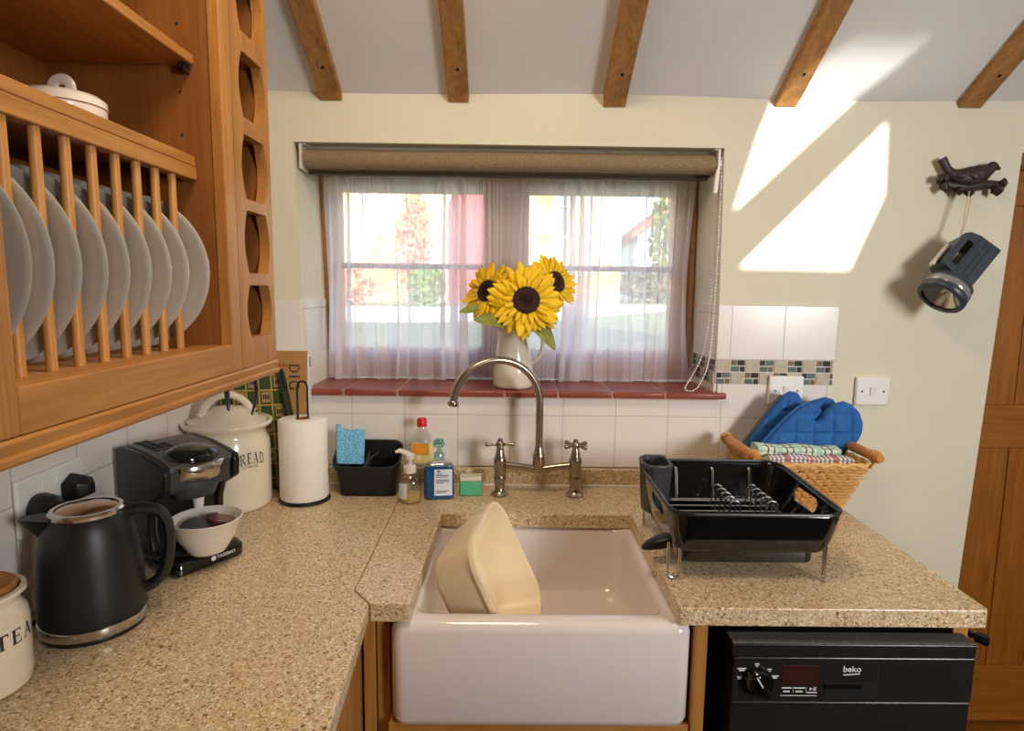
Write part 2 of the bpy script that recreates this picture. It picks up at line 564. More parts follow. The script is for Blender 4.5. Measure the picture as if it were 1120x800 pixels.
def arc(c, r, a0, a1, n, plane='xz'):
    out = []
    for i in range(n + 1):
        a = math.radians(a0 + (a1 - a0) * i / n)
        p, q = r * math.cos(a), r * math.sin(a)
        out.append((c[0] + p, c[1], c[2] + q) if plane == 'xz' else (c[0] + p, c[1] + q, c[2]) if plane == 'xy' else (c[0], c[1] + p, c[2] + q))
    return out

def bez(p, n=10):
    """smooth curve through points (Catmull-Rom)"""
    p = [Vector(a) for a in p]
    q = [p[0] * 2 - p[1]] + p + [p[-1] * 2 - p[-2]]
    out = []
    for i in range(1, len(q) - 2):
        for k in range(n):
            t = k / n
            out.append(.5 * ((2 * q[i]) + (q[i + 1] - q[i - 1]) * t + (2 * q[i - 1] - 5 * q[i] + 4 * q[i + 1] - q[i + 2]) * t * t
                             + (3 * q[i] - q[i - 1] - 3 * q[i + 1] + q[i + 2]) * t ** 3))
    out.append(p[-1])
    return out

def holes(outer, inner, thick):
    """flat panel with holes: returns verts and faces with u,v in x,y and thickness along z"""
    cu = bpy.data.curves.new('panel_outline', 'CURVE')
    cu.dimensions = '2D'; cu.fill_mode = 'BOTH'; cu.extrude = thick / 2
    for poly in [outer] + inner:
        sp = cu.splines.new('POLY'); sp.points.add(len(poly) - 1)
        for pt, (a, b) in zip(sp.points, poly): pt.co = (a, b, 0, 1)
        sp.use_cyclic_u = True
    ob = bpy.data.objects.new('panel_outline', cu)
    COL.objects.link(ob)
    dg = bpy.context.evaluated_depsgraph_get()
    me = bpy.data.meshes.new_from_object(ob.evaluated_get(dg))
    v = [tuple(x.co) for x in me.vertices]; f = [tuple(p.vertices) for p in me.polygons]
    bpy.data.objects.remove(ob); bpy.data.curves.remove(cu); bpy.data.meshes.remove(me)
    return v, f

def sans(txt, size, align='CENTER'):
    cu = bpy.data.curves.new('lettering', 'FONT')
    cu.body = txt; cu.size = size; cu.align_x = align; cu.align_y = 'CENTER'; cu.offset = size * .012; cu.resolution_u = 4
    ob = bpy.data.objects.new('lettering', cu)
    COL.objects.link(ob)
    dg = bpy.context.evaluated_depsgraph_get()
    me = bpy.data.meshes.new_from_object(ob.evaluated_get(dg))
    v = [tuple(x.co) for x in me.vertices]; f = [tuple(p.vertices) for p in me.polygons]
    bpy.data.objects.remove(ob); bpy.data.curves.remove(cu); bpy.data.meshes.remove(me)
    return v, f

def _arc(cx, cy, rx, ry, a0, a1, n=10):
    return [(cx + rx * math.cos(math.radians(a0 + (a1 - a0) * i / n)), cy + ry * math.sin(math.radians(a0 + (a1 - a0) * i / n))) for i in range(n + 1)]

SERIF = {  # strokes (points, width) on a unit-height letter, and its advance
 'T': ([([(.02, .95), (.82, .95)], .10), ([(.42, 0), (.42, .95)], .19), ([(.24, .03), (.60, .03)], .06), ([(.04, .76), (.04, .97)], .06), ([(.80, .76), (.80, .97)], .06)], .92),
 'E': ([([(.2, 0), (.2, 1)], .19), ([(.04, .96), (.68, .96)], .08), ([(.04, .04), (.72, .04)], .08), ([(.2, .52), (.55, .52)], .07), ([(.66, .78), (.66, .98)], .06), ([(.70, .02), (.70, .24)], .06), ([(.55, .4), (.55, .64)], .05)], .84),
 'A': ([([(.14, .02), (.44, 1)], .06), ([(.44, 1), (.76, .02)], .19), ([(.24, .36), (.64, .36)], .06), ([(0, .03), (.28, .03)], .06), ([(.58, .03), (.92, .03)], .06)], .96),
 'R': ([([(.2, 0), (.2, 1)], .15), ([(.04, .97), (.4, .97)], .06), ([(.04, .03), (.38, .03)], .06), (_arc(.38, .74, .3, .23, 90, -90), .12), ([(.4, .5), (.78, .03)], .14), ([(.7, .03), (.92, .03)], .06)], .94),
 'B': ([([(.2, 0), (.2, 1)], .15), ([(.04, .97), (.4, .97)], .06), ([(.04, .03), (.42, .03)], .06), (_arc(.38, .76, .26, .21, 90, -90), .11), (_arc(.4, .28, .32, .25, 90, -90), .13)], .86),
 'D': ([([(.2, 0), (.2, 1)], .15), ([(.04, .97), (.4, .97)], .06), ([(.04, .03), (.4, .03)], .06), (_arc(.36, .5, .48, .47, 90, -90, 14), .13)], .98),
 'I': ([([(.2, 0), (.2, 1)], .17), ([(.04, .97), (.36, .97)], .06), ([(.04, .03), (.36, .03)], .06)], .46),
 'G': ([(_arc(.5, .5, .42, .46, 40, 330, 16), .13), ([(.84, .04), (.84, .44)], .14), ([(.62, .44), (.96, .44)], .06)], 1.02),
 'S': ([(_arc(.38, .74, .26, .22, 30, 250, 10) + _arc(.38, .27, .28, .24, 100, -150, 10), .11)], .8),
 'O': ([(_arc(.46, .5, .38, .46, 0, 360, 20), .12)], 1.0),
}
def serif(txt, size, fn, space=.1):
    """serif lettering; fn(u, v) puts a flat point (u centred) on the surface"""
    V, F = [], []
    tot = sum(SERIF[c][1] + space for c in txt) - space
    x = -tot / 2
    for c in txt:
        for pts, w in SERIF[c][0]:
            n = len(pts); o = len(V)
            if n == 2:
                (a, b), (c2, d) = pts
                pts = [(a + (c2 - a) * i / 3, b + (d - b) * i / 3) for i in range(4)]; n = 4
            for i, (a, b) in enumerate(pts):
                pa, pb = pts[max(i - 1, 0)], pts[min(i + 1, n - 1)]
                tx, ty = pb[0] - pa[0], pb[1] - pa[1]
                l = math.hypot(tx, ty) or 1
                nx, ny = -ty / l * w / 2, tx / l * w / 2
                V.append(fn((x + a + nx) * size, (b + ny) * size)); V.append(fn((x + a - nx) * size, (b - ny) * size))
            for i in range(n - 1):
                F.append((o + 2 * i, o + 2 * i + 1, o + 2 * i + 3, o + 2 * i + 2))
        x += SERIF[c][1] + space
    return V, F

def puff(poly, thick, cell=.004, quilt=0.0, edge=.022, wave=0.0):
    """soft padded shape from a 2-D outline: verts (u, v, w) and faces"""
    def dist(px, py):
        best = 1e9; bp = None
        for (ax, ay), (bx, by) in zip(poly, poly[1:] + poly[:1]):
            dx, dy = bx - ax, by - ay
            t = max(0, min(1, ((px - ax) * dx + (py - ay) * dy) / (dx * dx + dy * dy + 1e-12)))
            qx, qy = ax + t * dx, ay + t * dy
            d = math.hypot(px - qx, py - qy)
            if d < best: best, bp = d, (qx, qy)
        return best, bp
    def inside(px, py):
        c = False
        for (ax, ay), (bx, by) in zip(poly, poly[1:] + poly[:1]):
            if (ay > py) != (by > py) and px < (bx - ax) * (py - ay) / (by - ay) + ax: c = not c
        return c
    x0 = min(p[0] for p in poly) - cell; x1 = max(p[0] for p in poly) + cell
    y0 = min(p[1] for p in poly) - cell; y1 = max(p[1] for p in poly) + cell
    nx, ny = int((x1 - x0) / cell) + 2, int((y1 - y0) / cell) + 2
    cells = [(i, j) for i in range(nx) for j in range(ny) if inside(x0 + (i + .5) * cell, y0 + (j + .5) * cell)]
    cs = set(cells)
    cnt = {}
    for i, j in cells:
        for k in ((i, j), (i + 1, j), (i + 1, j + 1), (i, j + 1)): cnt[k] = cnt.get(k, 0) + 1
    V, F, top, bot = [], [], {}, {}
    for k, c in cnt.items():
        px, py = x0 + k[0] * cell, y0 + k[1] * cell
        d, q = dist(px, py)
        if c < 4:
            V.append((q[0], q[1], 0)); top[k] = bot[k] = len(V) - 1
        else:
            h = thick / 2 * math.sqrt(max(0.0, 1 - (1 - min(1, d / edge)) ** 2))
            if quilt:
                for s in (px, py):
                    g = abs((s / quilt) % 1 - .5) * quilt
                    h *= 1 - .26 * math.exp(-((quilt / 2 - g) / .0035) ** 2) * min(1, d / .008)
            o = wave * math.sin(px * 60) * math.cos(py * 47)
            V.append((px, py, h + o)); top[k] = len(V) - 1
            V.append((px, py, -h + o)); bot[k] = len(V) - 1
    for i, j in cells:
        k = ((i, j), (i + 1, j), (i + 1, j + 1), (i, j + 1))
        F.append(tuple(top[a] for a in k)); F.append(tuple(bot[a] for a in k)[::-1])
    return V, F

# ------------------------------------------------------------------ the room
SL = .62                      # slope of the lean-to ceiling
ZC = lambda y: 1.990 - SL * y
YR = -3.2
g = G()
g.prism([(-1.1, 0), (-.725, 0), (-.725, 1.18), (-.747, 1.855), (-1.1, 1.855)], .006, .30, axis='y')
g.prism([(-1.1, 1.855), (2.3, 1.855), (2.3, 1.98), (-1.1, 1.98)], .006, .30, axis='y')
g.prism([(-.725, 0), (.437, 0), (.437, 1.163), (-.725, 1.163)], .006, .30, axis='y')
g.prism([(.437, 0), (1.165, 0), (1.24, 1.855), (.424, 1.855), (.437, 1.18)], .006, .30, axis='y')
g.prism([(2.06, 0), (2.3, 0), (2.3, 1.855), (2.06, 1.855)], .006, .30, axis='y')
g.prism([(-1.1, 1.98), (2.3, 1.98), (2.3, 2.0), (-1.1, 2.0)], .006, .30, axis='y')
struct(g, 'wall_back', 'wall', smooth=0)
struct(G().box(-1.08, -.966, YR - .1, .3, 0, 4.1), 'wall_left', 'wall', smooth=0)
struct(G().box(2.2, 2.3, YR - .1, .02, 0, 4.1), 'wall_right', 'wall', smooth=0)
struct(G().box(-1.1, 2.3, YR - .1, .4, -.1, 0), 'floor', 'floor', smooth=0)
g = G()
y0, y1 = .35, YR - .1
ys = [y0 + (y1 - y0) * i / 40 for i in range(41)]
xs = [-1.1 + 3.4 * i / 40 for i in range(41)]
v = []
for t in (0, .12):
    for y in ys:
        for x in xs:
            wob = .004 * math.sin(x * 5.1 + 1) * math.cos(y * 4.3) if t == 0 else 0
            v.append((x, y, ZC(y) + t + wob))
f = []
n = 41
for i in range(40):
    for j in range(40):
        a = i * n + j
        f.append((a, a + 1, a + n + 1, a + n)); b = a + n * n
        f.append((b, b + n, b + n + 1, b + 1))
for i in range(40):
    for (a, c) in ((i, i + 1), (40 * n + i + 1, 40 * n + i)): f.append((a, a + n * n, c + n * n, c))
    for (a, c) in (((i + 1) * n, i * n), (i * n + 40, (i + 1) * n + 40)): f.append((a, a + n * n, c + n * n, c))
g.add(v, f)
struct(g, 'ceiling', 'ceiling')

# unseen rear wall; its two openings are shaped to throw the sun patches
SUN = Vector((-.293, .901, -.319)).normalized()
def back(px, py, pz, y=YR):
    t = (y - py) / SUN.y
    return (px + SUN.x * t, pz + SUN.z * t)
upper = [back(.478, 0, 1.71), back(.771, 0, 1.994), back(.881, -.184, 2.104), back(.69, -.175, 2.099), back(.60, -.085, 2.045), back(.535, 0, 1.915)]
lower = [back(.503, 0, 1.556), back(.806, 0, 1.553), back(.886, 0, 1.757), back(.878, 0, 1.946)]
v, f = holes([(-1.1, 0), (2.3, 0), (2.3, 4.1), (-1.1, 4.1)], [upper, lower], .1)
g = G().add([(a, YR - .05 + c * .02, b) for a, b, c in v], f)
struct(g, 'wall_rear', 'rearwall', smooth=0)

# ceiling beams, each a squared rafter bolted under the slope
for i, (xa, xb, d, xl) in enumerate([(-.669, -.610, .026, 'leftmost sawn oak ceiling rafter, beside the wall cupboard'),
                             (-.327, -.271, .026, 'dark-ended sawn oak rafter, second from the wall cupboard'),
                             (.089, .149, .032, 'middle ceiling rafter, above the right half of the window'),
                             (.552, .612, .024, 'rafter ending at the top of the sunlit patch'),
                             (1.051, 1.112, .02, 'rightmost ceiling rafter, above the bird hook')]):
    g = G()
    L = []
    for y in (.004, -3.19):
        z = ZC(y)
        L.append([(xa, y, z + .01), (xb, y, z + .01), (xb, y, z - d), (xa, y, z - d)])
    g.loft(L)
    o = g.build('ceiling_beam', 'beam', at=((xa + xb) / 2, 0, ZC(0) - d), smooth=0, bevel=.003)
    tag(o, xl, 'ceiling beam', 'ceiling rafters', 'structure')
    b = G()
    yb = -.085
    b.lathe([(0, -.0015), (.0045, -.0015), (.0045, .001), (0, .001)], 14, T=Matrix.Translation(((xa + xb) / 2 + .004, yb, ZC(yb) - d)) @ Matrix.Rotation(-math.atan(SL), 4, 'X'))
    b.build('bolt_hole', 'nail', o)

# wall tiles
g = G()
g.box(-.959, .437, 0, .006, .96, 1.163)
g.box(.437, .765, 0, .006, .96, 1.206)
struct(g, 'trim_1', 'tile', smooth=0, bevel=.001)
g = G().box(.430, .771, 0, .006, 1.277, 1.4305).box(-.959, -.736, 0, .006, 1.277, 1.4305).box(-.959, -.73, 0, .006, 1.163, 1.277)
struct(g, 'trim_2', 'tiletop', smooth=0, bevel=.001)
# mosaic border, pieces laid in blocks
g = G()
g.box(.431, .766, .0025, .006, 1.206, 1.277, 0)
def mos_piece(u0, u1, z0, z1, mi, face):
    gp = .0018
    if face == 'back': g.box(u0 + gp, u1 - gp, 0, .005, z0 + gp, z1 - gp, mi)
    else: g.box(.4245, .429, u0 + gp, u1 - gp, z0 + gp, z1 - gp, mi)
def mosaic(u0, u1, face, shift):
    bw, h = .0405, .0355
    for row in (0, 1):
        z = 1.206 + h * (1 - row)
        k = 0; u = u0
        while u < u1 - .003:
            e = min(u + bw, u1)
            if (k + row + shift) % 2 == 0:
                mos_piece(u, e, z, z + h, 1, face)
            else:
                a = u + bw * .42; b = u + bw * .62
                if k % 3 == 0: c = (3, 2, 2, 4)  # unseen area light throwing shadows leftward; no window is built there
                else: c = (4, 3, 2, 3)  # unseen warm fill light added above the left side
                mos_piece(u, min(a, e), z + h / 2, z + h, c[0], face)
                if a < e: mos_piece(a, e, z + h / 2, z + h, c[1], face)
                mos_piece(u, min(b, e), z, z + h / 2, c[2], face)
                if b < e: mos_piece(b, e, z, z + h / 2, c[3], face)
            u += bw; k += 1
mosaic(.432, .765, 'back', 0)
mosaic(.004, .20, 'side', 1)
struct(g, 'trim_3', ['grout', 'mos_stone', 'mos_teal', 'mos_dark', 'mos_brown'], smooth=0)
# tiled window reveals
g = G().box(.4285, .437, .0065, .215, 1.1835, 1.43).box(-.736, -.728, .0065, .215, 1.1835, 1.43)
struct(g, 'trim_4', 'tileside', smooth=0)
# left wall tiles
struct(G().box(-.966, -.96, -2.3, 0, .91, 1.43), 'trim_5', 'tileside', smooth=0)
# terracotta sill tiles
g = G()
xe = [-.727, -.617, -.467, -.317, -.166, -.016, .136, .286]
for a, b in zip(xe, xe[1:]):
    g.box(a + .0012, b - .0012, -.022, .21, 1.1655, 1.1835)
g.prism([(.2872, -.022), (.458, -.022), (.458, -.001), (.435, -.001), (.435, .21), (.2872, .21)], 1.1655, 1.1835)
struct(g, 'trim_6', 'sill', bevel=.006, seg=3)
struct(G().box(-.726, .434, -.018, .21, 1.163, 1.181), 'trim_7', 'sillgrout', smooth=0)

# window: timber casements with panes
wf = thing('window_1', (-.15, .25, 1.184), 'brown timber casement window with two panes each side, behind a sheer curtain', 'window')
wf['kind'] = 'structure'
Y0, Y1 = .225, .275
g = G()
g.box(-.745, -.72, Y0, Y1 + .02, 1.1845, 1.854).box(.405, .423, Y0, Y1 + .02, 1.1845, 1.854)
g.box(-.72, .405, Y0, Y1 + .02, 1.1845, 1.21).box(-.72, .405, Y0, Y1 + .02, 1.82, 1.854)
g.box(-.19, -.148, Y0, Y1 + .02, 1.21, 1.82)
g.build('frame', 'frame', wf, smooth=0, bevel=.003)
for (a, b, c, d) in ((-.72, -.19, -.683, -.241), (-.148, .405, -.097, .352)):
    g = G()
    g.box(a, c, Y0 - .004, Y1, 1.21, 1.82).box(d, b, Y0 - .004, Y1, 1.21, 1.82)
    g.box(c, d, Y0 - .004, Y1, 1.21, 1.279).box(c, d, Y0 - .004, Y1, 1.779, 1.82)
    o = g.build('casement', 'frame', wf, smooth=0, bevel=.002)
    G().box(c, d, Y0 + .004, Y1 - .006, 1.527, 1.543).build('glazing_bar', 'frame', o, smooth=0)
    G().box(c - .004, d + .004, Y0 + .018, Y0 + .022, 1.275, 1.533).build('pane', 'pane', o, smooth=0)
    G().box(c - .004, d + .004, Y0 + .018, Y0 + .022, 1.537, 1.783).build('pane', 'pane', o, smooth=0)

# door on the right, set back in the wall
dr = thing('door_1', (1.6, .22, .005), 'stained pine plank door with horizontal rails, right of the bird hook', 'door')
dr['kind'] = 'structure'
for a, b in ((1.20, 1.335), (1.97, 2.05)):
    G().box(a, b, .195, .235, .03, 1.846).build('stile', 'door_z', dr, smooth=0, bevel=.003)
for z0, z1 in ((.03, .23), (.98, 1.12), (1.74, 1.846)):
    G().box(1.335, 1.97, .195, .235, z0, z1).build('rail', 'door_x', dr, smooth=0, bevel=.003)
g = G()
for z0, z1 in ((.23, .98), (1.12, 1.74)):
    x = 1.335
    while x < 1.97:
        e = min(x + .128, 1.97)
        g.box(x + .001, e - .001, .203, .23, z0 - .002, z1 + .002); x = e
g.build('plank_panel', 'door_z', dr, smooth=0, bevel=.003)
g = G().box(1.15, 1.20, .19, .26, .0, 1.853).box(2.05, 2.062, .19, .26, 0, 1.853)
g.build('door_frame', 'door_z', dr, smooth=0)
G().box(1.2, 2.05, .19, .26, 1.8465, 1.854).build('door_head', 'door_x', dr, smooth=0)
G().box(1.16, 2.06, .012, .26, 0.0, .012).build('threshold', 'door_x', dr, smooth=0)

# ------------------------------------------------------------------ garden seen through the window
struct(G().box(-40, 40, .31, 90, .6, 1.1), 'ground_outside', 'grass', smooth=0)
g = G()
g.prism([(-9, 4.7), (-1.0, 5.0), (.35, 5.8), (2.4, 9.3), (5.3, 15), (7.5, 15.5), (3.5, 15.3), (.88, 13.8), (-1.7, 10.3), (-9, 10.2)], 1.1, 1.115)
o = struct(g, 'path_outside', 'gravel', smooth=0)
hs = thing('brick_house', (0, 16, 1.1), 'sunny buff brick house across the garden with a red arched door', 'house')
def arched(cx, w, z0, z1, n=10):
    r = w / 2; h = z1 - z0
    pts = [(cx - r, z0), (cx + r, z0), (cx + r, z1 - r * 1.25)]
    pts += [(cx + r * math.cos(math.radians(a)), z1 - r * 1.25 + r * 1.25 * math.sin(math.radians(a))) for a in range(18, 180, 18)]
    pts.append((cx - r, z1 - r * 1.25))
    return pts
v, f = holes([(-9, 1.1), (3.05, 1.1), (3.05, 6.5), (-9, 6.5)],
             [arched(-1.32, 1.06, 1.101, 4.35), [(-4.45, 2.64), (-3.9, 2.64), (-3.9, 4.75), (-4.45, 4.75)], [(1.12, 2.9), (1.75, 2.9), (1.75, 4.75), (1.12, 4.75)]], .3)
G().add([(a, 16.15 + c, b) for a, b, c in v], f).box(2.75, 3.05, 16.3, 22, 1.1, 6.5).build('wall', 'brick', hs, smooth=0)
G().prism(arched(-1.32, 1.04, 1.11, 4.33), 16.08, 16.16, axis='y').build('arched_door', 'reddoor', hs, smooth=0)
for a, b, z0, z1 in ((-4.45, -3.9, 2.64, 4.75), (1.12, 1.75, 2.9, 4.75)):
    g = G()
    for q in ((a, a + .08, z0, z1), (b - .08, b, z0, z1), (a + .08, b - .08, z0, z0 + .08), (a + .08, b - .08, z1 - .08, z1), (a + .08, b - .08, (z0 + z1) / 2 - .03, (z0 + z1) / 2 + .03)):
        g.box(q[0], q[1], 16.03, 16.12, q[2], q[3])
    o = g.build('window_frame', 'white', hs, smooth=0)
    G().box(a, b, 16.12, 16.14, z0, z1).build('pane', 'darkpane', o, smooth=0)
fh = thing('white_cottage', (7.5, 27, 1.1), 'distant white rendered cottage with a clay tiled gable roof', 'house')
G().prism([(5.6, 1.1), (10, 1.1), (10, 4.2), (7.8, 5.6), (5.6, 3.9)], 26, 31, axis='y').build('wall', 'renderwall', fh, smooth=0)
G().prism([(5.3, 3.75), (7.8, 5.65), (10.3, 4.0), (10.3, 4.2), (7.8, 5.9), (5.3, 4.0)], 25.8, 31, axis='y').build('roof', 'rooftile', fh, smooth=0)
G().box(7.2, 7.6, 28, 28.5, 5.1, 6.5).build('chimney', 'brick', fh, smooth=0)

def shrub(name, label, cat, c, rx, ry, rz, matl, n, leaf, grp=None, trunk=None, kind=None):
    g = G()
    r = random.Random(int(abs(c[0]) * 100))
    for i in range(n):
        while True:
            p = Vector((r.uniform(-1, 1), r.uniform(-1, 1), r.uniform(-1, 1)))
            if p.length <= 1: break
        q = Vector((c[0] + p.x * rx, c[1] + p.y * ry, c[2] + rz + p.z * rz))
        T = Matrix.Translation(q) @ Euler((r.uniform(0, 6), r.uniform(0, 6), r.uniform(0, 6))).to_matrix().to_4x4()
        s = leaf * r.uniform(.6, 1.3)
        g.add([(-s, 0, 0), (0, -s * .45, .01), (s, 0, 0), (0, s * .45, .01)], [(0, 1, 2, 3)], 0, T)
    t = thing(name, c, label, cat, grp)
    g.build('foliage', matl, t, smooth=0)
    tr = G()
    if trunk: tr.tube([(c[0], c[1], c[2]), (c[0] + .05, c[1], c[2] + rz * 1.2)], [trunk, trunk * .5], 8)
    else:
        for k in range(4):
            a = k * 1.6
            tr.tube([(c[0], c[1], c[2]), (c[0] + .4 * rx * math.cos(a), c[1] + .4 * ry * math.sin(a), c[2] + rz)], [.03, .012], 6)
    tr.build('trunk' if trunk else 'stems', 'stem', t)
    return t
shrub('flowering_shrub', 'pinkish low shrub in front of the brick house, left of the pair', 'shrub', (-3.6, 12, 1.1), .5, .5, .42, 'foliagered', 500, .11, 'shrubs by the brick house')
shrub('flowering_shrub', 'green low shrub in front of the brick house, left of the red door', 'shrub', (-2.0, 12.3, 1.1), .45, .45, .46, 'foliage', 500, .11, 'shrubs by the brick house')
shrub('climbing_plant', 'orange-leaved climber on the brick house wall beside the red door', 'climber', (-2.75, 15.6, 1.1), .55, .25, 1.55, 'foliagered', 520, .13)
shrub('slender_tree', 'slender pale green tree before the distant white cottage', 'tree', (5.75, 22, 1.1), .55, .55, 2.3, 'foliage', 700, .16, None, .1)
shrub('garden_hedge', 'grey green hedge right of the brick house, beyond the path', 'hedge', (4.75, 18.5, 1.1), 1.35, .5, .6, 'hedge', 1500, .12)

# ------------------------------------------------------------------ worktops and base units
ZT, ZB = .910, .876
g = G().prism([(-.957, -2.3), (-.30, -2.3), (-.4015, -.69), (-.4398, -.6395), (-.4448, -.0215), (-.957, -.0215)], ZB, ZT)
wl = g.build('worktop', 'worktop', at=(-.65, -1.1, ZB), smooth=0, bevel=.004)
tag(wl, 'speckled beige stone worktop running along the left wall under the plate rack', 'worktop')
g = G().prism([(-.4385, -.639), (-.4005, -.689), (-.3975, -.691), (-.332, -.693), (-.3295, -.690), (-.318, -.248), (.152, -.248), (.1485, -.694), (.151, -.697), (.696, -.698), (.702, -.69), (.722, -.012), (.1, -.0015), (-.4435, -.0215)], ZB, ZT)
ws = g.build('worktop', 'worktop', at=(.1, -.3, ZB), smooth=0, bevel=.0035)
tag(ws, 'speckled beige stone worktop around the sink and over the dishwasher', 'worktop')
g = G().box(-.957, .70, -.02, -.0005, ZT + .0005, .959)
us = g.build('upstand', 'worktop', at=(-.1, -.01, ZT), smooth=0, bevel=.003)
tag(us, 'narrow speckled beige upstand along the tiled wall behind the taps', 'upstand')
G().tube([(-.95, -.0215, ZT + .002), (.69, -.0215, ZT + .002)], .0028, 6).build('sealant_bead', 'white', us)

# base unit on the left
bu = thing('base_cabinet', (-.68, -1.4, 0), 'oak base cupboard under the left worktop', 'cabinet')
XF = -.425
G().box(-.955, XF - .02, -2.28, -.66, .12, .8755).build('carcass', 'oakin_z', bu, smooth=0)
g = G()
g.box(XF - .02, XF, -.735, -.645, .12, .875).box(XF - .02, XF, -1.34, -1.27, .12, .875).box(XF - .02, XF, -2.28, -2.2, .12, .875)
g.box(XF - .02, XF, -1.27, -.735, .835, .875).box(XF - .02, XF, -1.27, -.735, .12, .16).box(XF - .02, XF, -2.2, -1.34, .835, .875).box(XF - .02, XF, -2.2, -1.34, .12, .16)
g.build('face_frame', 'oak_z', bu, smooth=0, bevel=.002)
for ya, yb in ((-1.268, -.737), (-2.198, -1.342)):
    g = G()
    g.box(XF - .018, XF + .003, ya, ya + .07, .162, .833).box(XF - .018, XF + .003, yb - .07, yb, .162, .833)
    g.box(XF - .018, XF + .003, ya + .07, yb - .07, .762, .833).box(XF - .018, XF + .003, ya + .07, yb - .07, .162, .232)
    g.box(XF - .016, XF - .006, ya + .07, yb - .07, .232, .762)
    d = g.build('door', 'oak_z', bu, smooth=0, bevel=.002)
    k = G().lathe([(0, 0), (.007, 0), (.007, .014), (.015, .02), (.013, .028), (0, .03)], 16, T=Matrix.Translation((XF + .003, (ya if ya > -1.3 else yb) + (.035 if ya > -1.3 else -.035), .62)) @ Matrix.Rotation(PI / 2, 4, 'Y'))
    k.build('knob', 'black', d)
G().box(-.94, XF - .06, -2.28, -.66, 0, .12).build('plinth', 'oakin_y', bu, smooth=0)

# sink unit
su = thing('sink_cabinet', (-.1, -.4, 0), 'oak cupboard carrying the white sink', 'cabinet')
for q in ((-.420, -.398, -.66, -.64), (-.396, -.372, -.655, -.635), (.182, .206, -.685, -.635)): G().box(*q, .12, .8755).build('post', 'oak_z', su, smooth=0, bevel=.002)
g = G().box(-.372, .182, -.680, -.635, .62, .672)
g.build('rail', 'oak_x', su, smooth=0, bevel=.002)
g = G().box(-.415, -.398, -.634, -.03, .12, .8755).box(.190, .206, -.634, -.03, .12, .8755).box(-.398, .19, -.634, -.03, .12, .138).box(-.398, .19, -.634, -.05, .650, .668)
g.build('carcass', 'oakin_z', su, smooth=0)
for a, b in ((-.370, -.097), (-.093, .180)):
    g = G()
    g.box(a, a + .055, -.675, -.655, .13, .615).box(b - .055, b, -.675, -.655, .13, .615).box(a + .055, b - .055, -.675, -.655, .56, .615).box(a + .055, b - .055, -.675, -.655, .13, .19)
    g.box(a + .055, b - .055, -.668, -.66, .19, .56)
    g.build('door', 'oak_z', su, smooth=0, bevel=.002)
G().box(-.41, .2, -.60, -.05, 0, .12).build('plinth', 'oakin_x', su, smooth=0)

# Belfast sink: outer shell and inner basin as one glazed body
sk = thing('sink', (-.1, -.45, .669), 'white glazed butler sink let into the speckled worktop', 'sink')
xo0, xo1, yo0, yo1 = -.366, .1775, -.692, -.200
g = G()
R = []
for z, e, r in ((.6725, .012, .02), (.676, .004, .024), (.688, 0, .026), (.855, 0, .026), (.866, .003, .026), (.8725, .011, .024), (.8745, .020, .022)):
    R.append(rrect(xo0 + e, xo1 - e, yo0 + e, yo1 - e, r, z))
for z, e, r in ((.8745, .033, .03), (.8705, .042, .03), (.86, .046, .03), (.735, .048, .03), (.716, .055, .034), (.7085, .072, .04), (.7065, .10, .04)):
    R.append(rrect(xo0 + e, xo1 - e, yo0 + e, yo1 - e, r, z))
g.loft(R)
g.build('basin', 'sinkware', sk, smooth=60)
G().lathe([(0, .0005), (.03, .0005), (.043, .003), (.045, .0), (.0, -.001)], 28, c=(-.02, -.42, .707)).build('plug_hole', 'steel', sk)

# dishwasher
dw = thing('dishwasher', (.46, -.4, 0), 'slim black dishwasher under the right end of the worktop', 'dishwasher')
G().box(.252, .668, -.66, -.08, .03, .842).build('body', 'blackmatt', dw, smooth=0, bevel=.003)
G().box(.2465, .6825, -.699, -.662, .8445, .8465).box(.2465, .6825, -.7005, -.662, .821, .8443, 1).build('top', ['dwtop', 'dwblack'], dw, smooth=0, bevel=.002)
pn = G().box(.250, .683, -.700, -.662, .735, .8195).build('control_panel', 'dwblack', dw, smooth=0, bevel=.002)
G().box(.250, .683, -.698, -.662, .10, .7335).build('door', 'dwblack', dw, smooth=0, bevel=.003)
G().box(.26, .675, -.64, -.62, .0, .095).build('kickboard', 'blackmatt', dw, smooth=0)
YP = -.7003
TY = lambda x, z, dy=0: Matrix.Translation((x, YP - dy, z)) @ Matrix.Rotation(PI / 2, 4, 'X')
kn = G().lathe([(0, .018), (.021, .018), (.024, .014), (.0255, 0), (0, 0)], 32, T=TY(.294, .777)).build('dial', 'blackgloss', pn)
b = G().box(-.006, .006, -.024, .024, .0, .008, T=TY(.294, .777, .018) @ Matrix.Rotation(math.radians(32), 4, 'Z'))
kn2 = b.build('dial_grip', 'blackgloss', pn, smooth=0, bevel=.003)
g = G()
G().box(-.0011, .0011, .002, .024, .0081, .0088, T=TY(.294, .777, .018) @ Matrix.Rotation(math.radians(32), 4, 'Z')).build('dial_pointer', 'whiteink', pn, smooth=0)
for (dx, dz, w) in ((-.030, .021, .016), (-.033, .005, .009), (-.003, .030, .008), (.020, .020, .008), (.030, .007, .014)):
    for q, ww in ((0, w), (-.0035, w * .6)):
        g.box(-ww / 2, ww / 2, -.0011, .0011, 0, .0004, T=TY(.294 + dx, .777 + dz + q))
g.build('dial_marks', 'whiteink', pn, smooth=0)
G().box(.338, .402, YP - .0006, YP + .001, .768, .8045).build('display', 'display', pn, smooth=0)
g = G()
for x, w in ((.338, .018), (.360, .020)):
    g.box(x, x + w, YP - .0006, YP, .7605, .7625).box(x + .003, x + w * .8, YP - .0006, YP, .7535, .7560)
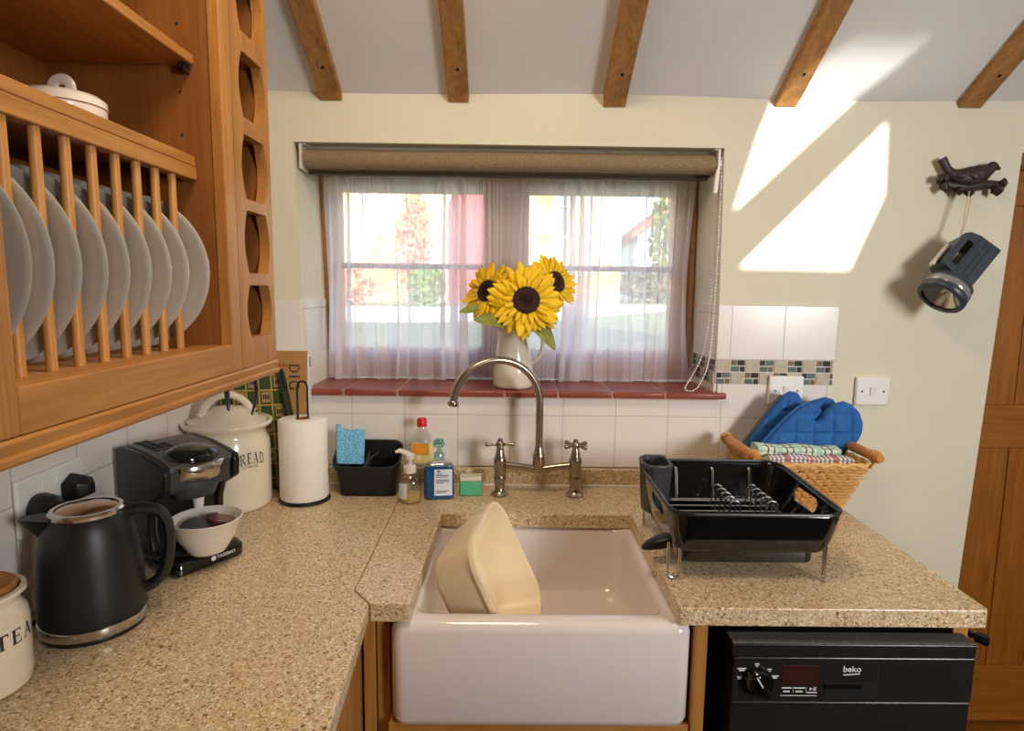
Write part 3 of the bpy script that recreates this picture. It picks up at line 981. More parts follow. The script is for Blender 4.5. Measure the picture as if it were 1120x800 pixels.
g.add([(.388, YP - .0006, .7565), (.388, YP - .0006, .7635), (.3935, YP - .0006, .760)], [(0, 1, 2)])
g.box(.395, .3966, YP - .0006, YP, .7565, .7635).box(.3982, .3998, YP - .0006, YP, .7565, .7635).box(.384, .402, YP - .0006, YP, .7520, .7538).box(.336, .402, YP - .0006, YP, .7462, .7472)
g.box(.3585, .3589, YP - .0006, YP, .7520, .7640).box(.3822, .3826, YP - .0006, YP, .7520, .7640)
g.build('button_marks', 'whiteink', pn, smooth=0)
for x in (.4145, .509): G().box(x, x + .0005, YP - .0004, YP, .736, .8185).build('panel_seam', 'greyplastic', pn, smooth=0)
g = G()
g.box(.4155, .508, YP - .001, YP + .002, .740, .773, 0)
g.box(.4155, .480, YP - .0045, YP - .001, .763, .769, 1)
g.build('handle_recess', ['void', 'blackgloss'], pn, smooth=0)
v, f = sans('beko', .0165)
g = G().add([(.462 + x, YP - .0006, .798 + y) for x, y, z in v], f)
g.prism([(.4470, .7860), (.4770, .7885), (.4770, .7905), (.4470, .7880)], YP - .0006, YP, axis='y')
g.build('brand_lettering', 'whiteink', pn, smooth=0)

# black sheets painting the shade in the dishwasher gap, and the end panel
ep = thing('end_panel', (.70, -.35, 0), 'narrow oak end panel at the right end of the worktop', 'panel')
G().box(.6705, .6995, -.657, -.03, 0, .8755).build('panel', 'oak_z', ep, smooth=0, bevel=.002)
T = Matrix.Translation((.6995, -.645, .840)) @ Vector((.72, -.70, -.12)).to_track_quat('Z', 'Y').to_matrix().to_4x4()
G().lathe([(0, 0), (.011, 0), (.011, .004), (.006, .008), (.006, .014), (.010, .018), (.0105, .036), (.007, .040), (0, .040)], 20, T=T).build('peg', 'blackgloss', ep)
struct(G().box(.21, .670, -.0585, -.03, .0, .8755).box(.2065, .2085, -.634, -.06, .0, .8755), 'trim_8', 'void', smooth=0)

# ------------------------------------------------------------------ wall cupboard with the plate rack
FX = -.65
cb = thing('plate_rack_cabinet', (-.80, -1.1, 1.283), 'oak wall cupboard with a dowelled plate rack over the left worktop', 'cabinet')
YE, YS = -1.72, -.588            # far end (out of view) and the end beside the wine rack
TOP = 2.16
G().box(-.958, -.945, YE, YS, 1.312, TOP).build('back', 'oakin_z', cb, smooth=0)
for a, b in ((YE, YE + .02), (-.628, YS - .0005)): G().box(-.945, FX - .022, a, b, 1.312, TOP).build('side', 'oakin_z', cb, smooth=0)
G().box(-.945, FX - .022, YE + .02, -.628, 1.312, 1.36).build('base_board', 'oak_y', cb, smooth=0)
G().box(-.945, FX - .022, YE + .02, -.628, TOP - .02, TOP).build('top_board', 'oak_y', cb, smooth=0)
for a, b in ((-.628, YS - .001), (-1.165, -1.112), (YE, YE + .05)): G().box(FX - .0215, FX, a, b, 1.312, TOP).build('stile', 'oak_z', cb, smooth=0, bevel=.0025)
for a, b in ((-1.112, -.628), (YE + .05, -1.165)):
    for c, d in ((1.312, 1.3615), (TOP - .06, TOP)): G().box(FX - .0215, FX, a, b, c, d).build('rail', 'oak_y', cb, smooth=0, bevel=.002)
# moulded light pelmet, running on under the wine rack
g = G()
g.prism([(FX - .02, 1.284), (FX + .002, 1.284), (FX + .006, 1.288), (FX + .006, 1.293), (FX + .002, 1.296), (FX + .003, 1.308), (FX, 1.3115), (FX - .02, 1.3115)], YE, -.42, axis='y')
# prism(axis y) takes (x, z)
pel = g.build('pelmet', 'oak_y', cb, smooth=30)
G().box(-.945, FX - .021, YE, -.4205, 1.293, 1.3115).build('underside', 'offwhite', cb, smooth=0)
G().box(-.945, -.695, YE + .02, -.6285, 1.833, 1.849).build('shelf', 'oak_y', cb, smooth=0, bevel=.002)
G().box(-.945, -.7225, YE + .02, -.6285, 1.671, 1.684).build('shelf', 'oak_y', cb, smooth=0, bevel=.002)
G().box(-.722, -.6985, YE + .02, -.6285, 1.644, 1.6665).build('rack_rail', 'oak_y', cb, smooth=0, bevel=.002)
G().box(-.722, -.700, YE + .02, -.6285, 1.6672, 1.6845).build('shelf_lip', 'oak_y', cb, smooth=0, bevel=.002)
G().box(-.90, -.88, YE + .02, -.6285, 1.622, 1.6455).build('rack_rail', 'oak_y', cb, smooth=0, bevel=.002)
for i in range(12):
    y = -.690 - .0488 * i
    if y < -1.24: break
    G().lathe([(0, 1.3602), (.0065, 1.3602), (.0068, 1.5), (.0065, 1.6455), (0, 1.6455)], 14, c=(-.710, y, 0)).build('dowel', 'dowel', cb)
    G().lathe([(0, 1.3602), (.0065, 1.3602), (.0065, 1.6235), (0, 1.6235)], 10, c=(-.89, y, 0)).build('dowel', 'dowel', cb)
G().box(-.712, -.702, -.648, -.6285, 1.818, 1.8325).box(-.709, -.705, -.652, -.648, 1.822, 1.8325).build('shelf_pin', 'black', cb, smooth=0, bevel=.001)
g = G()
for z in (1.72, 1.79, 1.90):
    g.lathe([(0, 0), (.0022, 0), (.0022, .0006), (0, .0006)], 8, T=Matrix.Translation((-.72, -.6286, z)) @ Matrix.Rotation(PI / 2, 4, 'X'))
g.build('peg_holes', 'nail', cb, smooth=0)

# nine plates standing in the rack, plus the one hidden at the frame's left edge
pl_prof = [(0, -.006), (.062, -.006), (.064, -.008), (.067, -.006), (.082, .001), (.120, .0075), (.1255, .0085), (.1268, .0098), (.1255, .0108), (.118, .0098), (.083, .0045), (.072, .0), (.06, -.002), (0, -.002)]
names = ['first dinner plate from the left in the rack, cut by the frame', 'second dinner plate from the left in the rack', 'third dinner plate from the left in the rack', 'fourth dinner plate from the left in the rack',
         'fifth dinner plate from the left, middle of the rack', 'sixth dinner plate from the left in the rack', 'seventh dinner plate from the left in the rack', 'third white plate from the right end of the rack',
         'second white plate from the right end of the rack', 'rightmost white dinner plate, alone past the last dowel']
ys = [-1.112, -1.0625, -1.0135, -.9645, -.9155, -.8665, -.8175, -.7685, -.7195, -.668]
xs = [-.682, -.656, -.668, -.671, -.671, -.673, -.672, -.670, -.669, -.661]
proto = None
for y, xe_, nm in zip(ys, xs, names):
    cx, cz = xe_ - .1265, 1.3605 + .127
    if proto is None:
        g = G().lathe(pl_prof, 56, T=Matrix.Translation((cx, y, cz)) @ Matrix.Rotation(PI / 2, 4, 'X'))
        proto = g.build('dinner_plate', 'plate', at=(cx, y, cz - .127), smooth=50); o = proto
    else:
        o = proto.copy(); COL.objects.link(o); o.location = (cx, y, cz - .127)
    tag(o, nm, 'plate', 'dinner plates in the rack')

# lidded pot on the shelf above the rail
PX_, PY_, PZ_ = -.790, -.815, 1.6845
pt = thing('sugar_pot', (PX_, PY_, PZ_), 'small white lidded pot on the shelf above the plates', 'pot')
G().lathe([(0, .0), (.042, .0), (.050, .005), (.053, .016), (.053, .026), (.050, .026), (.049, .016), (0, .007)], 36, c=(PX_, PY_, PZ_)).build('body', 'ceramic', pt)
lid = G().lathe([(.0, .0465), (.03, .0455), (.048, .042), (.0535, .037), (.0545, .0275), (.050, .0265), (0, .028)], 36, c=(PX_, PY_, PZ_)).build('lid', 'ceramic', pt)
hp = arc((PX_, PY_, PZ_ + .052), .013, 0, 180, 12)
G().tube([(PX_ + .014, PY_, PZ_ + .043)] + [tuple(q) for q in hp] + [(PX_ - .014, PY_, PZ_ + .043)], .0045, 8, flat=1.7).build('handle', 'ceramic', lid)

# wine rack unit
wr = thing('wine_rack', (-.80, -.5, 1.3125), 'oak wine rack column with curved cut-outs beside the plate rack', 'wine rack')
Ya, Yb = -.5875, -.42
def barrel(z0, z1, ya, yb, bul=.011):
    ya, yb = ya + .004, yb - .004
    pts = []
    for i in range(9):
        t = i / 8; pts.append((yb - .006 + (bul + 0) * math.sin(PI * t), z0 + (z1 - z0) * t))
    for i in range(9):
        t = 1 - i / 8; pts.append((ya + .006 - bul * math.sin(PI * t), z0 + (z1 - z0) * t))
    return pts
cells = [(1.368, 1.467), (1.490, 1.606), (1.627, 1.744), (1.774, 1.890), (1.925, 2.04)]
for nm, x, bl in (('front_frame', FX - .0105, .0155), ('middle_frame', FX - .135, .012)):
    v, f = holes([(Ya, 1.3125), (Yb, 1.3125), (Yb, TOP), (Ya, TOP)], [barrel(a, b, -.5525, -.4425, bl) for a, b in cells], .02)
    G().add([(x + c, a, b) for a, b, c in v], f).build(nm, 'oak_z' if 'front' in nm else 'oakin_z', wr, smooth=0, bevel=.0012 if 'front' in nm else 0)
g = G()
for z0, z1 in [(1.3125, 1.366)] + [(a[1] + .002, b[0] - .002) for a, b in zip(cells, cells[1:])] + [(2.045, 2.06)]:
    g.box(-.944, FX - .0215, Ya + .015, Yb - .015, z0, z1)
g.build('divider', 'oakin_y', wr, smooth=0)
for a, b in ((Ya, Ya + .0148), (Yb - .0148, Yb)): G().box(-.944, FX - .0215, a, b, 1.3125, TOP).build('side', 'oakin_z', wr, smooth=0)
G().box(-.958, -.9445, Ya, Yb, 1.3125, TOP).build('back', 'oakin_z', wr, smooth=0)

# black hooks under the cupboard
for (a, b, c, d), lb in ((((-.72, -.512, 1.2915), (-.72, -.506, 1.255), (-.716, -.512, 1.232), (-.71, -.524, 1.222)), 'left black curved hook under the wall cupboard, before the bread bin lid'),
                   (((-.72, -.372, 1.2915 - .0), (-.72, -.364, 1.25), (-.72, -.366, 1.215), (-.718, -.395, 1.188)), 'right black curved hook under the wine rack, near the green grid board')):
    pts = bez([a, b, c, d], 6)
    if '-.372' and a[1] > -.42:
        pts = bez([(-.72, -.43, 1.2915), (-.72, -.395, 1.284)] + [b, c, d], 6)
    g = G(); n = len(pts)
    g.tube(pts, [.0105 - .006 * (i / (n - 1)) ** 2 for i in range(n)], 8, flat=.35)
    tag(g.build('hanging_hook', 'black', at=a), lb, 'hook', 'hooks under the wall cupboard')

# double socket with two plugs on the left wall
so = thing('double_socket', (-.96, -.672, 1.05), 'white double wall socket behind the kettle with black plugs', 'socket')
g = G().box(-.9595, -.951, -.755, -.600, 1.048, 1.146)
g.build('face_plate', 'white', so, smooth=0, bevel=.004, seg=3)
for y in (-.70, -.665): G().box(-.951, -.947, y - .0065, y + .0065, 1.118, 1.138).build('rocker_switch', 'white', so, smooth=0, bevel=.0015)
for y, z, nm, lb in ((-.716, 1.088, 'plug', 'rounded black plug, left one in the double socket'), (-.634, 1.100, 'plug', 'angular black plug, right one in the double socket')):
    T = Matrix.Translation((-.9505, y, z)) @ Matrix.Rotation(PI / 2, 4, 'Y')
    p = thing(nm, (-.9505, y, z), lb, 'plug', 'plugs in the double socket')
    g = G()
    if y < -.7: g.lathe([(0, 0), (.026, 0), (.027, .012), (.022, .032), (.012, .040), (0, .041)], 24, T=T)
    else:
        g.loft([[(-.9505, y + a * .026, z + b * .026) for a, b in ((-1, -.8), (1, -.8), (1, .5), (0, 1), (-1, .5))], [(-.925, y + a * .022, z + b * .022) for a, b in ((-1, -.8), (1, -.8), (1, .5), (0, 1), (-1, .5))],
                [(-.912, y + a * .008, z + b * .016) for a, b in ((-1, -.8), (1, -.8), (1, .3), (0, .7), (-1, .3))]])
    g.build('body', 'blackmatt', p, smooth=30, bevel=.002)
    g = G(); e = (-.93, y, z - .024)
    g.tube(bez([e, (-.925, y + .003, z - .06), (-.93, y + (.03 if y > -.7 else -.005), .95), (-.935, y + (.06 if y > -.7 else -.02), .9145), (-.93, y + (.10 if y > -.7 else -.07), .9135)], 8), .0032, 8)
    g.build('flex', 'black', p)

# ------------------------------------------------------------------ things on the left worktop
# kettle
KX, KY = -.835, -.762
kt = thing('kettle', (KX, KY, ZT), 'matt black electric kettle with a chrome foot beside the tea jar', 'kettle')
K = lambda prof, n=48: G().lathe(prof, n, c=(KX, KY, ZT))
K([(0, .0), (.073, .0), (.074, .004), (.073, .008), (0, .008)]).build('power_base', 'black', kt)
K([(.068, .0085), (.0765, .0085), (.0775, .012), (.0765, .022), (.074, .024), (.068, .024)]).build('foot_band', 'steel', kt)
K([(0, .0245), (.0745, .0245), (.0755, .03), (.0745, .08), (.070, .13), (.0625, .168), (.056, .186), (.052, .191), (0, .191)], 56).build('body', 'blackmatt', kt)
K([(.044, .1912), (.0525, .1912), (.053, .196), (.050, .1995), (.044, .1995)]).build('rim', 'steel', kt)
K([(0, .193), (.0438, .193), (.0438, .198), (.03, .2015), (0, .203)]).build('lid', 'bronze', kt)
ang = math.radians(-148)
d = Vector((math.cos(ang), math.sin(ang), 0)); s = Vector((-d.y, d.x, 0)); c = Vector((KX, KY, ZT))
g = G(); R = []
for r_, w, zb, zt in ((.045, .024, .135, .190), (.060, .022, .15, .193), (.076, .014, .168, .195), (.088, .007, .183, .194)):
    ring = [c + d * r_ + s * w + Vector((0, 0, zt)), c + d * r_ - s * w + Vector((0, 0, zt)), c + d * (r_ - .004) - s * w * .5 + Vector((0, 0, (zb + zt) / 2)), c + d * (r_ - .006) + Vector((0, 0, zb)), c + d * (r_ - .004) + s * w * .5 + Vector((0, 0, (zb + zt) / 2))]
    R.append([tuple(q) for q in ring])
g.loft(R)
g.build('spout', 'blackmatt', kt, smooth=60)
ang = math.radians(28)
d = Vector((math.cos(ang), math.sin(ang), 0))
hp = [(.045, .184), (.078, .186), (.100, .176), (.111, .150), (.111, .105), (.103, .072), (.086, .052), (.066, .046)]
g = G()
pts = bez([c + d * a + Vector((0, 0, b)) for a, b in hp], 7)
g.tube(pts, .0095, 10, flat=1.25)
g.build('handle', 'blackmatt', kt)

# tea jar at the frame's left edge
TX, TY_ = -.884, -.930
tj = thing('tea_canister', (TX, TY_, ZT), 'cream stoneware jar marked TEA with a cork lid', 'canister')
G().lathe([(0, 0), (.054, 0), (.060, .004), (.0625, .02), (.0625, .095), (.060, .108), (.054, .116), (.053, .122), (.058, .130), (.062, .134), (.061, .139), (.055, .140), (.050, .134), (.050, .02), (0, .01)], 48, c=(TX, TY_, ZT)).build('jar', 'stoneware', tj)
G().lathe([(0, .125), (.0495, .125), (.0515, .144), (.049, .147), (0, .147)], 36, c=(TX, TY_, ZT)).build('cork_lid', 'cork', tj)
def cyl(cx, cy, z0, r, a0, bend=0.0):
    def fn(u, v):
        a = a0 + u / r
        return (cx + (r + .0005) * math.cos(a), cy + (r + .0005) * math.sin(a), z0 + v + bend * (1 - (u / .05) ** 2))
    return fn
v, f = serif('TEA', .0205, cyl(TX, TY_, ZT + .070, .0625, math.radians(-3)))
G().add(v, f).build('lettering', 'ink', tj, smooth=0)

# capsule coffee maker, front turned to the right
CT = Matrix.Translation((-.747, -.547, ZT)) @ Matrix.Rotation(math.radians(57), 4, 'Z') @ Matrix.Diagonal((.97, 1, .93, 1))
def CW(p): return tuple(CT @ Vector(p))
cm = thing('coffee_machine', CW((0, .08, 0)), 'black capsule coffee machine under the wall cupboard, beside the bread bin', 'coffee machine')
g = G()     # base tray
R = []
for z, e in ((0, .004), (.004, 0), (.024, 0), (.031, .005)):
    R.append(rrect(-.079 + e, .079 - e, -.004 + e, .185 - e, .022, z))
g.loft(R, T=CT)
g.build('base', 'blackgloss', cm, smooth=50)
g = G()     # rear column and the water tank side
g.loft([rrect(-.079, .079, .078, .188, .02, z) for z in (.032, .238)], T=CT)
col_ = g.build('column', 'black', cm, smooth=50)
g = G()     # arm of the body sweeping forward, seen from the side
side = [(.19, .030), (.19, .246), (.17, .252), (.10, .248), (.045, .238), (.014, .229), (.008, .218), (.012, .180), (.036, .165), (.060, .152), (.072, .12), (.074, .08), (.066, .045), (.05, .031)]
for xa, xb in ((-.081, -.0655), (.0655, .081)):
    g.prism(side, xa, xb, axis='x', T=CT)
g.build('side_cheek', 'black', cm, smooth=30, bevel=.004)
g = G()
g.loft([[( x, y, z) for x in (-.065, .065) for (y, z) in (((.078, .15), (.078, .238)) if x < 0 else ((.078, .238), (.078, .15)))],
        [( x, y, z) for x in (-.065, .065) for (y, z) in (((.018, .172), (.014, .228)) if x < 0 else ((.014, .228), (.018, .172)))]], T=CT)
g.build('brew_head', 'greyplastic', cm, smooth=0, bevel=.006)
g = G()
top = [(.186, .246), (.17, .2525), (.10, .2485), (.045, .239), (.015, .230)]
g.loft([[(-.065, a, b - .01), (.065, a, b - .01), (.065, a, b), (-.065, a, b)] for a, b in top], T=CT)
g.build('top_cover', 'midgrey', cm, smooth=30)
g = G()     # chrome lever band and dark oval lid
g.lathe([(.046, -.036), (.054, -.030), (.0605, .0), (.056, .004), (.046, .002)], 40, a0=math.radians(180), a1=math.radians(360), T=CT @ Matrix.Translation((0, .047, .223)), sx=1.08, sy=.85)
g.build('chrome_lever', 'steel', cm, smooth=60)
g = G().lathe([(0, .020), (.03, .0185), (.046, .012), (.052, .002), (.05, -.004), (0, -.004)], 40, T=CT @ Matrix.Translation((0, .050, .2365)) @ Matrix.Rotation(math.radians(8), 4, 'X'), sx=1.05, sy=.82)
g.build('oval_lid', 'blackgloss', cm, smooth=60)
g = G().lathe([(0, .020), (.042, .02), (.048, .0), (.036, -.03), (0, -.034)], 32, T=CT @ Matrix.Translation((0, .046, .180)), sx=1.1, sy=.85)
g.build('capsule_holder', 'greyplastic', cm, smooth=50)
G().lathe([(0, 0), (.009, 0), (.011, .02), (.011, .034), (0, .034)], 20, T=CT @ Matrix.Translation((0, .034, .125))).build('spout', 'white', cm)
g = G()
for i in range(7):
    for j in range(3):
        if i > 3 and j == 2: continue
        y = .092 + i * .0125; x = -.050 + j * .016
        za = .2485 + (.004 / .07) * (y - .10) if y > .1 else .2485 - .17 * (.1 - y)
        g.box(x, x + .012, y, y + .008, za - .002, za + .0009, T=CT)
g.build('vent_grille', 'void', cm, smooth=0)
v, f = sans('TASSIMO', .0098, 'LEFT')
g = G().add([CW((.010 + x * 1.05, -.0045, .0165 + y)) for x, y, z in v], f)
g.lathe([(0, 0), (.0052, 0), (.0052, .0005), (0, .0005)], 20, T=CT @ Matrix.Translation((.003, -.0044, .0165)) @ Matrix.Rotation(PI / 2, 4, 'X'))
g.build('brand_lettering', 'whiteink', cm, smooth=0)
g = G().lathe([(0, 0), (.055, 0), (.058, .003), (.05, .005), (0, .004)], 32, T=CT @ Matrix.Translation((0, .054, .0315)), sx=1.1, sy=.85)
g.build('drip_grid', 'greyplastic', cm)

# bowl on its tray, holding foil pods
bc = CW((.0035, .0385, .037)); 
BZ = bc[2]
bw = G().lathe([(0, 0), (.034, 0), (.036, .003), (.038, .006), (.056, .036), (.0655, .066), (.067, .0675), (.0652, .0685), (.062, .066), (.052, .038), (.033, .010), (0, .007)], 48, c=(bc[0] + .026, bc[1] - .026, BZ)).build('bowl', 'ceramic', at=(bc[0] + .026, bc[1] - .026, BZ), smooth=60)
tag(bw, 'white china bowl of coffee pods on the coffee machine tray', 'bowl')
for (dx, dy, dz, rx, ry, mt_, lb) in ((-.016, -.013, .047, .25, .1, 'pod_b', 'silver grey coffee pod at the near side of the bowl'), (.02, .012, .052, -.15, .2, 'pod_a', 'plum foil coffee pod on top in the bowl'), (-.012, .024, .045, .1, -.3, 'pod_b', 'dark grey coffee pod at the back of the bowl')):
    P = (bc[0] + .026 + dx, bc[1] - .026 + dy, BZ + dz)
    g = G().lathe([(0, -.008), (.017, -.008), (.021, .006), (.027, .008), (.027, .010), (0, .0105)], 24, T=Matrix.Translation(P) @ Euler((rx, ry, 0)).to_matrix().to_4x4())
    tag(g.build('coffee_pod', mt_, at=P), lb, 'coffee pod', 'coffee pods in the bowl')

# bread bin
BX, BY, BR = -.872, -.19, .121
bb = thing('bread_bin', (BX, BY, ZT), 'cream stoneware crock marked BREAD STORAGE with lid', 'bread bin')
BR = .0
prof = [(0, 0), (.108, 0), (.114, .004), (.116, .012), (.116, .150), (.114, .168), (.107, .184), (.104, .192), (.108, .2), (.119, .207), (.124, .212), (.1245, .218), (.120, .221), (.112, .219), (.106, .21), (.100, .18), (.100, .02), (0, .01)]
sc_ = .86
# squash the crock a little in depth so that it stands clear of the wall
G().lathe([(a * sc_, b) for a, b in prof], 64, c=(BX + .006, BY, ZT)).build('crock', 'stoneware', bb, smooth=60)
lid = G().lathe([(0, .258), (.03, .254), (.055, .243), (.075, .229), (.092, .223), (.0925, .217), (.08, .2155), (0, .2155)], 56, c=(BX + .006, BY, ZT)).build('lid', 'stoneware', bb, smooth=60)
hd = Vector((math.cos(math.radians(40)), math.sin(math.radians(40)), 0)); c = Vector((BX + .006, BY, ZT))
pts = bez([c - hd * .062 + Vector((0, 0, .236)), c - hd * .048 + Vector((0, 0, .262)), c - hd * .022 + Vector((0, 0, .281)), c + hd * .010 + Vector((0, 0, .283)), c + hd * .040 + Vector((0, 0, .266)), c + hd * .060 + Vector((0, 0, .237))], 6)
G().tube(pts, [.0125] + [.0095] * (len(pts) - 2) + [.0125], 12, flat=1.5).build('handle', 'stoneware', lid)
R_ = .116 * sc_
def arcf(z0, k):
    def fn(u, v):
        a = math.radians(-37.5) + u / R_
        return (BX + .006 + (R_ + .0006) * math.cos(a), BY + (R_ + .0006) * math.sin(a), ZT + z0 + v - k * u * u)
    return fn
v, f = serif('BREAD', .027, lambda u, v: arcf(.124, 5.0)(u * .62, v), .10)
G().add(v, f).build('lettering', 'ink', bb, smooth=0)
v, f = sans('STORAGE', .0115)
fn = arcf(.117, 4.2)
G().add([fn(x * .85, y) for x, y, z in v], f).build('small_lettering', 'greyink', bb, smooth=0)

# card box lettered down its face, standing in the corner against the wall
KZ = Matrix.Translation((-.752, -.036, ZT)) @ Matrix.Rotation(math.radians(-3), 4, 'X')
bx = thing('card_box', (-.752, -.03, ZT), 'brown card box standing upright in the corner, lettered DIG', 'box')
g = G().box(-.075, .0405, -.021, -.002, .001, .380, 0, T=KZ)
g.build('front', 'kraft', bx, smooth=0, bevel=.002)
g = G().box(-.075, .045, -.0015, .012, .001, .378, 0, T=KZ).box(.041, .0465, -.0205, -.0017, .001, .378, 0, T=KZ)
g.build('back', 'card', bx, smooth=0, bevel=.0015)
def down(x0, z0):
    return lambda u, v: tuple(KZ @ Vector((x0 + v, -.0216, z0 - u)))
v, f = serif('DIG', .028, down(-.0075, .308), .12)
g = G().add(v, f)
for i in range(4): g.box(.0467, .0470, -.017, -.006, .338 + i * .007, .3425 + i * .007, T=KZ)
g.box(-.052, -.028, -.0217, -.0212, .318, .3195, T=KZ)
g.build('lettering', 'ink', bx, smooth=0)
g = G()
for i, w in enumerate((.006, .004, .007, .005)):
    g.box(-.044 + i * .009, -.044 + i * .009 + w, -.0217, -.0212, .338, .344, T=KZ)
g.build('red_lettering', 'redink', bx, smooth=0)

# green and gold gridded board or bag in front of it
GT = Matrix.Translation((-.81, -.0695, ZT)) @ Matrix.Rotation(math.radians(-2), 4, 'X') @ Matrix.Rotation(math.radians(-2.5), 4, 'Y')
gb = thing('gridded_bag', (-.81, -.0695, ZT), 'green bag printed with a gold grid, standing behind the bread bin', 'bag')
G().box(-.115, .052, -.008, .012, .004, .318, T=GT).build('body', 'green', gb, smooth=0, bevel=.003)
g = G()
for k in range(8): g.box(-.115 + k * .0345 - .002, -.115 + k * .0345 + .002, -.0088, -.0078, .004, .318, T=GT) if -.115 + k * .0345 < .05 else None
for k in range(8): g.box(-.115, .052, -.0090, -.0078, .033 + k * .0405 - .002, .033 + k * .0405 + .002, T=GT)
g.build('gold_grid', 'gold', gb, smooth=0)
g = G(); h = G()
for i in range(5):
    for j in range(7):
        if (i + j) % 2 == 0:
            x, z = -.112 + i * .0345 + .004, .036 + j * .0405 + .004
            g.box(x, x + .0235, -.0087, -.0078, z, z + .0295, (i * 3 + j) % 2, T=GT)
            for q in range(3): h.box(x + .004 + q * .006, x + .008 + q * .006, -.0091, -.0086, z + .009, z + .021, T=GT)
g.build('picture_patches', ['tan', 'card'], gb, smooth=0)
h.build('picture_marks', 'ink', gb, smooth=0)
pts = [(.043, -.012, .325), (.046, -.016, .328), (.060, -.02, .25), (.070, -.02, .17), (.075, -.012, .05)]
G().tube(bez(pts, 6), .0048, 8, T=GT).tube(bez([(p[0] + .011, p[1] + .003, p[2] - .004) for p in pts], 6), .0048, 8, T=GT).build('binding_strap', 'greenedge', gb)

# paper towel on its stand
PX, PY = -.690, -.150
pw = thing('paper_towel_holder', (PX, PY, ZT), 'black wire stand with a white paper towel roll', 'paper towel holder')
G().lathe([(0, 0), (.064, 0), (.066, .003), (.064, .007), (0, .008)], 40, c=(PX, PY, ZT)).build('base', 'black', pw)
g = G().lathe([(.0185, .009), (.060, .009), (.0615, .012), (.0605, .12), (.0612, .214), (.059, .2165), (.0185, .2165)], 56, c=(PX, PY, ZT))
g.build('roll', 'paper', pw, smooth=50)
G().lathe([(.0165, .0085), (.0183, .0085), (.0183, .2172), (.0165, .2172)], 32, c=(PX, PY, ZT)).lathe([(0, .205), (.0163, .205), (.0163, .207), (0, .207)], 24, c=(PX, PY, ZT)).build('core', 'kraft', pw)
pts = [(PX - .012, PY, ZT + .008), (PX - .012, PY, ZT + .28)] + [(PX + .001 + .013 * math.cos(math.radians(a)), PY, ZT + .298 + .016 * math.sin(math.radians(a))) for a in range(180, -1, -20)] + [(PX + .014, PY, ZT + .28), (PX + .014, PY, ZT + .008)]
G().tube(pts, .0028, 8).build('wire_loop', 'black', pw)

# ------------------------------------------------------------------ behind the sink
cd = thing('sink_caddy', (-.535, -.09, ZT), 'black plastic sink caddy with two compartments', 'sink caddy')
g = G(); R = []
def tilt(ring, zf, zb, ya, yb):
    return [(x, y, zf + (zb - zf) * (y - ya) / (yb - ya)) for x, y, z in ring]
R.append(rrect(-.606, -.457, -.126, -.050, .016, ZT + .001))
R.append(rrect(-.608, -.455, -.127, -.050, .018, ZT + .03))
R.append(tilt(rrect(-.617, -.450, -.131, -.044, .025, 0), .972, 1.012, -.131, -.044))
R.append(tilt(rrect(-.626, -.444, -.137, -.040, .03, 0), .982, 1.034, -.137, -.040))
R.append(tilt(rrect(-.626, -.444, -.137, -.040, .03, 0), .992, 1.046, -.137, -.040))
R.append(tilt(rrect(-.620, -.450, -.131, -.046, .026, 0), .993, 1.045, -.131, -.046))
R.append(tilt(rrect(-.615, -.455, -.126, -.050, .024, 0), .985, 1.02, -.126, -.05))
R.append(rrect(-.602, -.461, -.121, -.055, .014, ZT + .012))
g.loft(R)
g.build('tub', 'black', cd, smooth=50)
g = G().prism([(-.1225, .93), (-.0525, .93), (-.0525, 1.015), (-.09, 1.0), (-.1225, .988)], -.5415, -.5375, axis='x')
g.tube(bez([(-.539, -.1215, .988), (-.535, -.09, 1.0), (-.515, -.0535, 1.012)], 5), .003, 6)
g.build('divider', 'greyplastic', cd, smooth=30)
pl = [(-.620, .990), (-.545, .990), (-.543, 1.082), (-.560, 1.086), (-.585, 1.083), (-.607, 1.088), (-.613, 1.1), (-.622, 1.097)]
v, f = puff([(a, b) for a, b in pl], .020, .004, 0, .006)
g = G().add([(a, -.098 + c + (b - .99) * .12, b) for a, b, c in v], f)
bc_ = g.build('sponge_cloth', 'bluecloth', at=(-.58, -.098, .99), smooth=60)
tag(bc_, 'pale blue honeycomb cloth standing up in the black caddy', 'cloth')

def bottle(name, at, label, cat='bottle'):
    return thing(name, at, label, cat)
# tall clear bottle, red cap
b = bottle('dish_soap_bottle', (-.394, -.056, ZT), 'tall clear bottle with a red cap and orange label, nearest the tiles')
prof = [(0, .001), (.030, .001), (.034, .006), (.034, .05), (.030, .075), (.033, .1), (.034, .125), (.027, .15), (.015, .168), (.011, .174), (.011, .182)]
G().lathe(prof, 36, c=(-.394, -.056, ZT), sy=.78).build('bottle', 'clear', b)
G().lathe([(.0343, .080), (.0346, .125), (.031, .137)], 20, c=(-.394, -.056, ZT), sy=.78, a0=math.radians(205), a1=math.radians(335)).build('label', 'yellowlabel', b)
G().lathe([(.0347, .104), (.0350, .125), (.0318, .1345)], 20, c=(-.394, -.0562, ZT), sy=.78, a0=math.radians(232), a1=math.radians(308)).build('label_picture', 'orange', b)
G().lathe([(.0125, .178), (.0135, .178), (.014, .182), (.0135, .198), (.011, .201), (0, .201)], 24, c=(-.394, -.056, ZT)).build('cap', 'red', b)
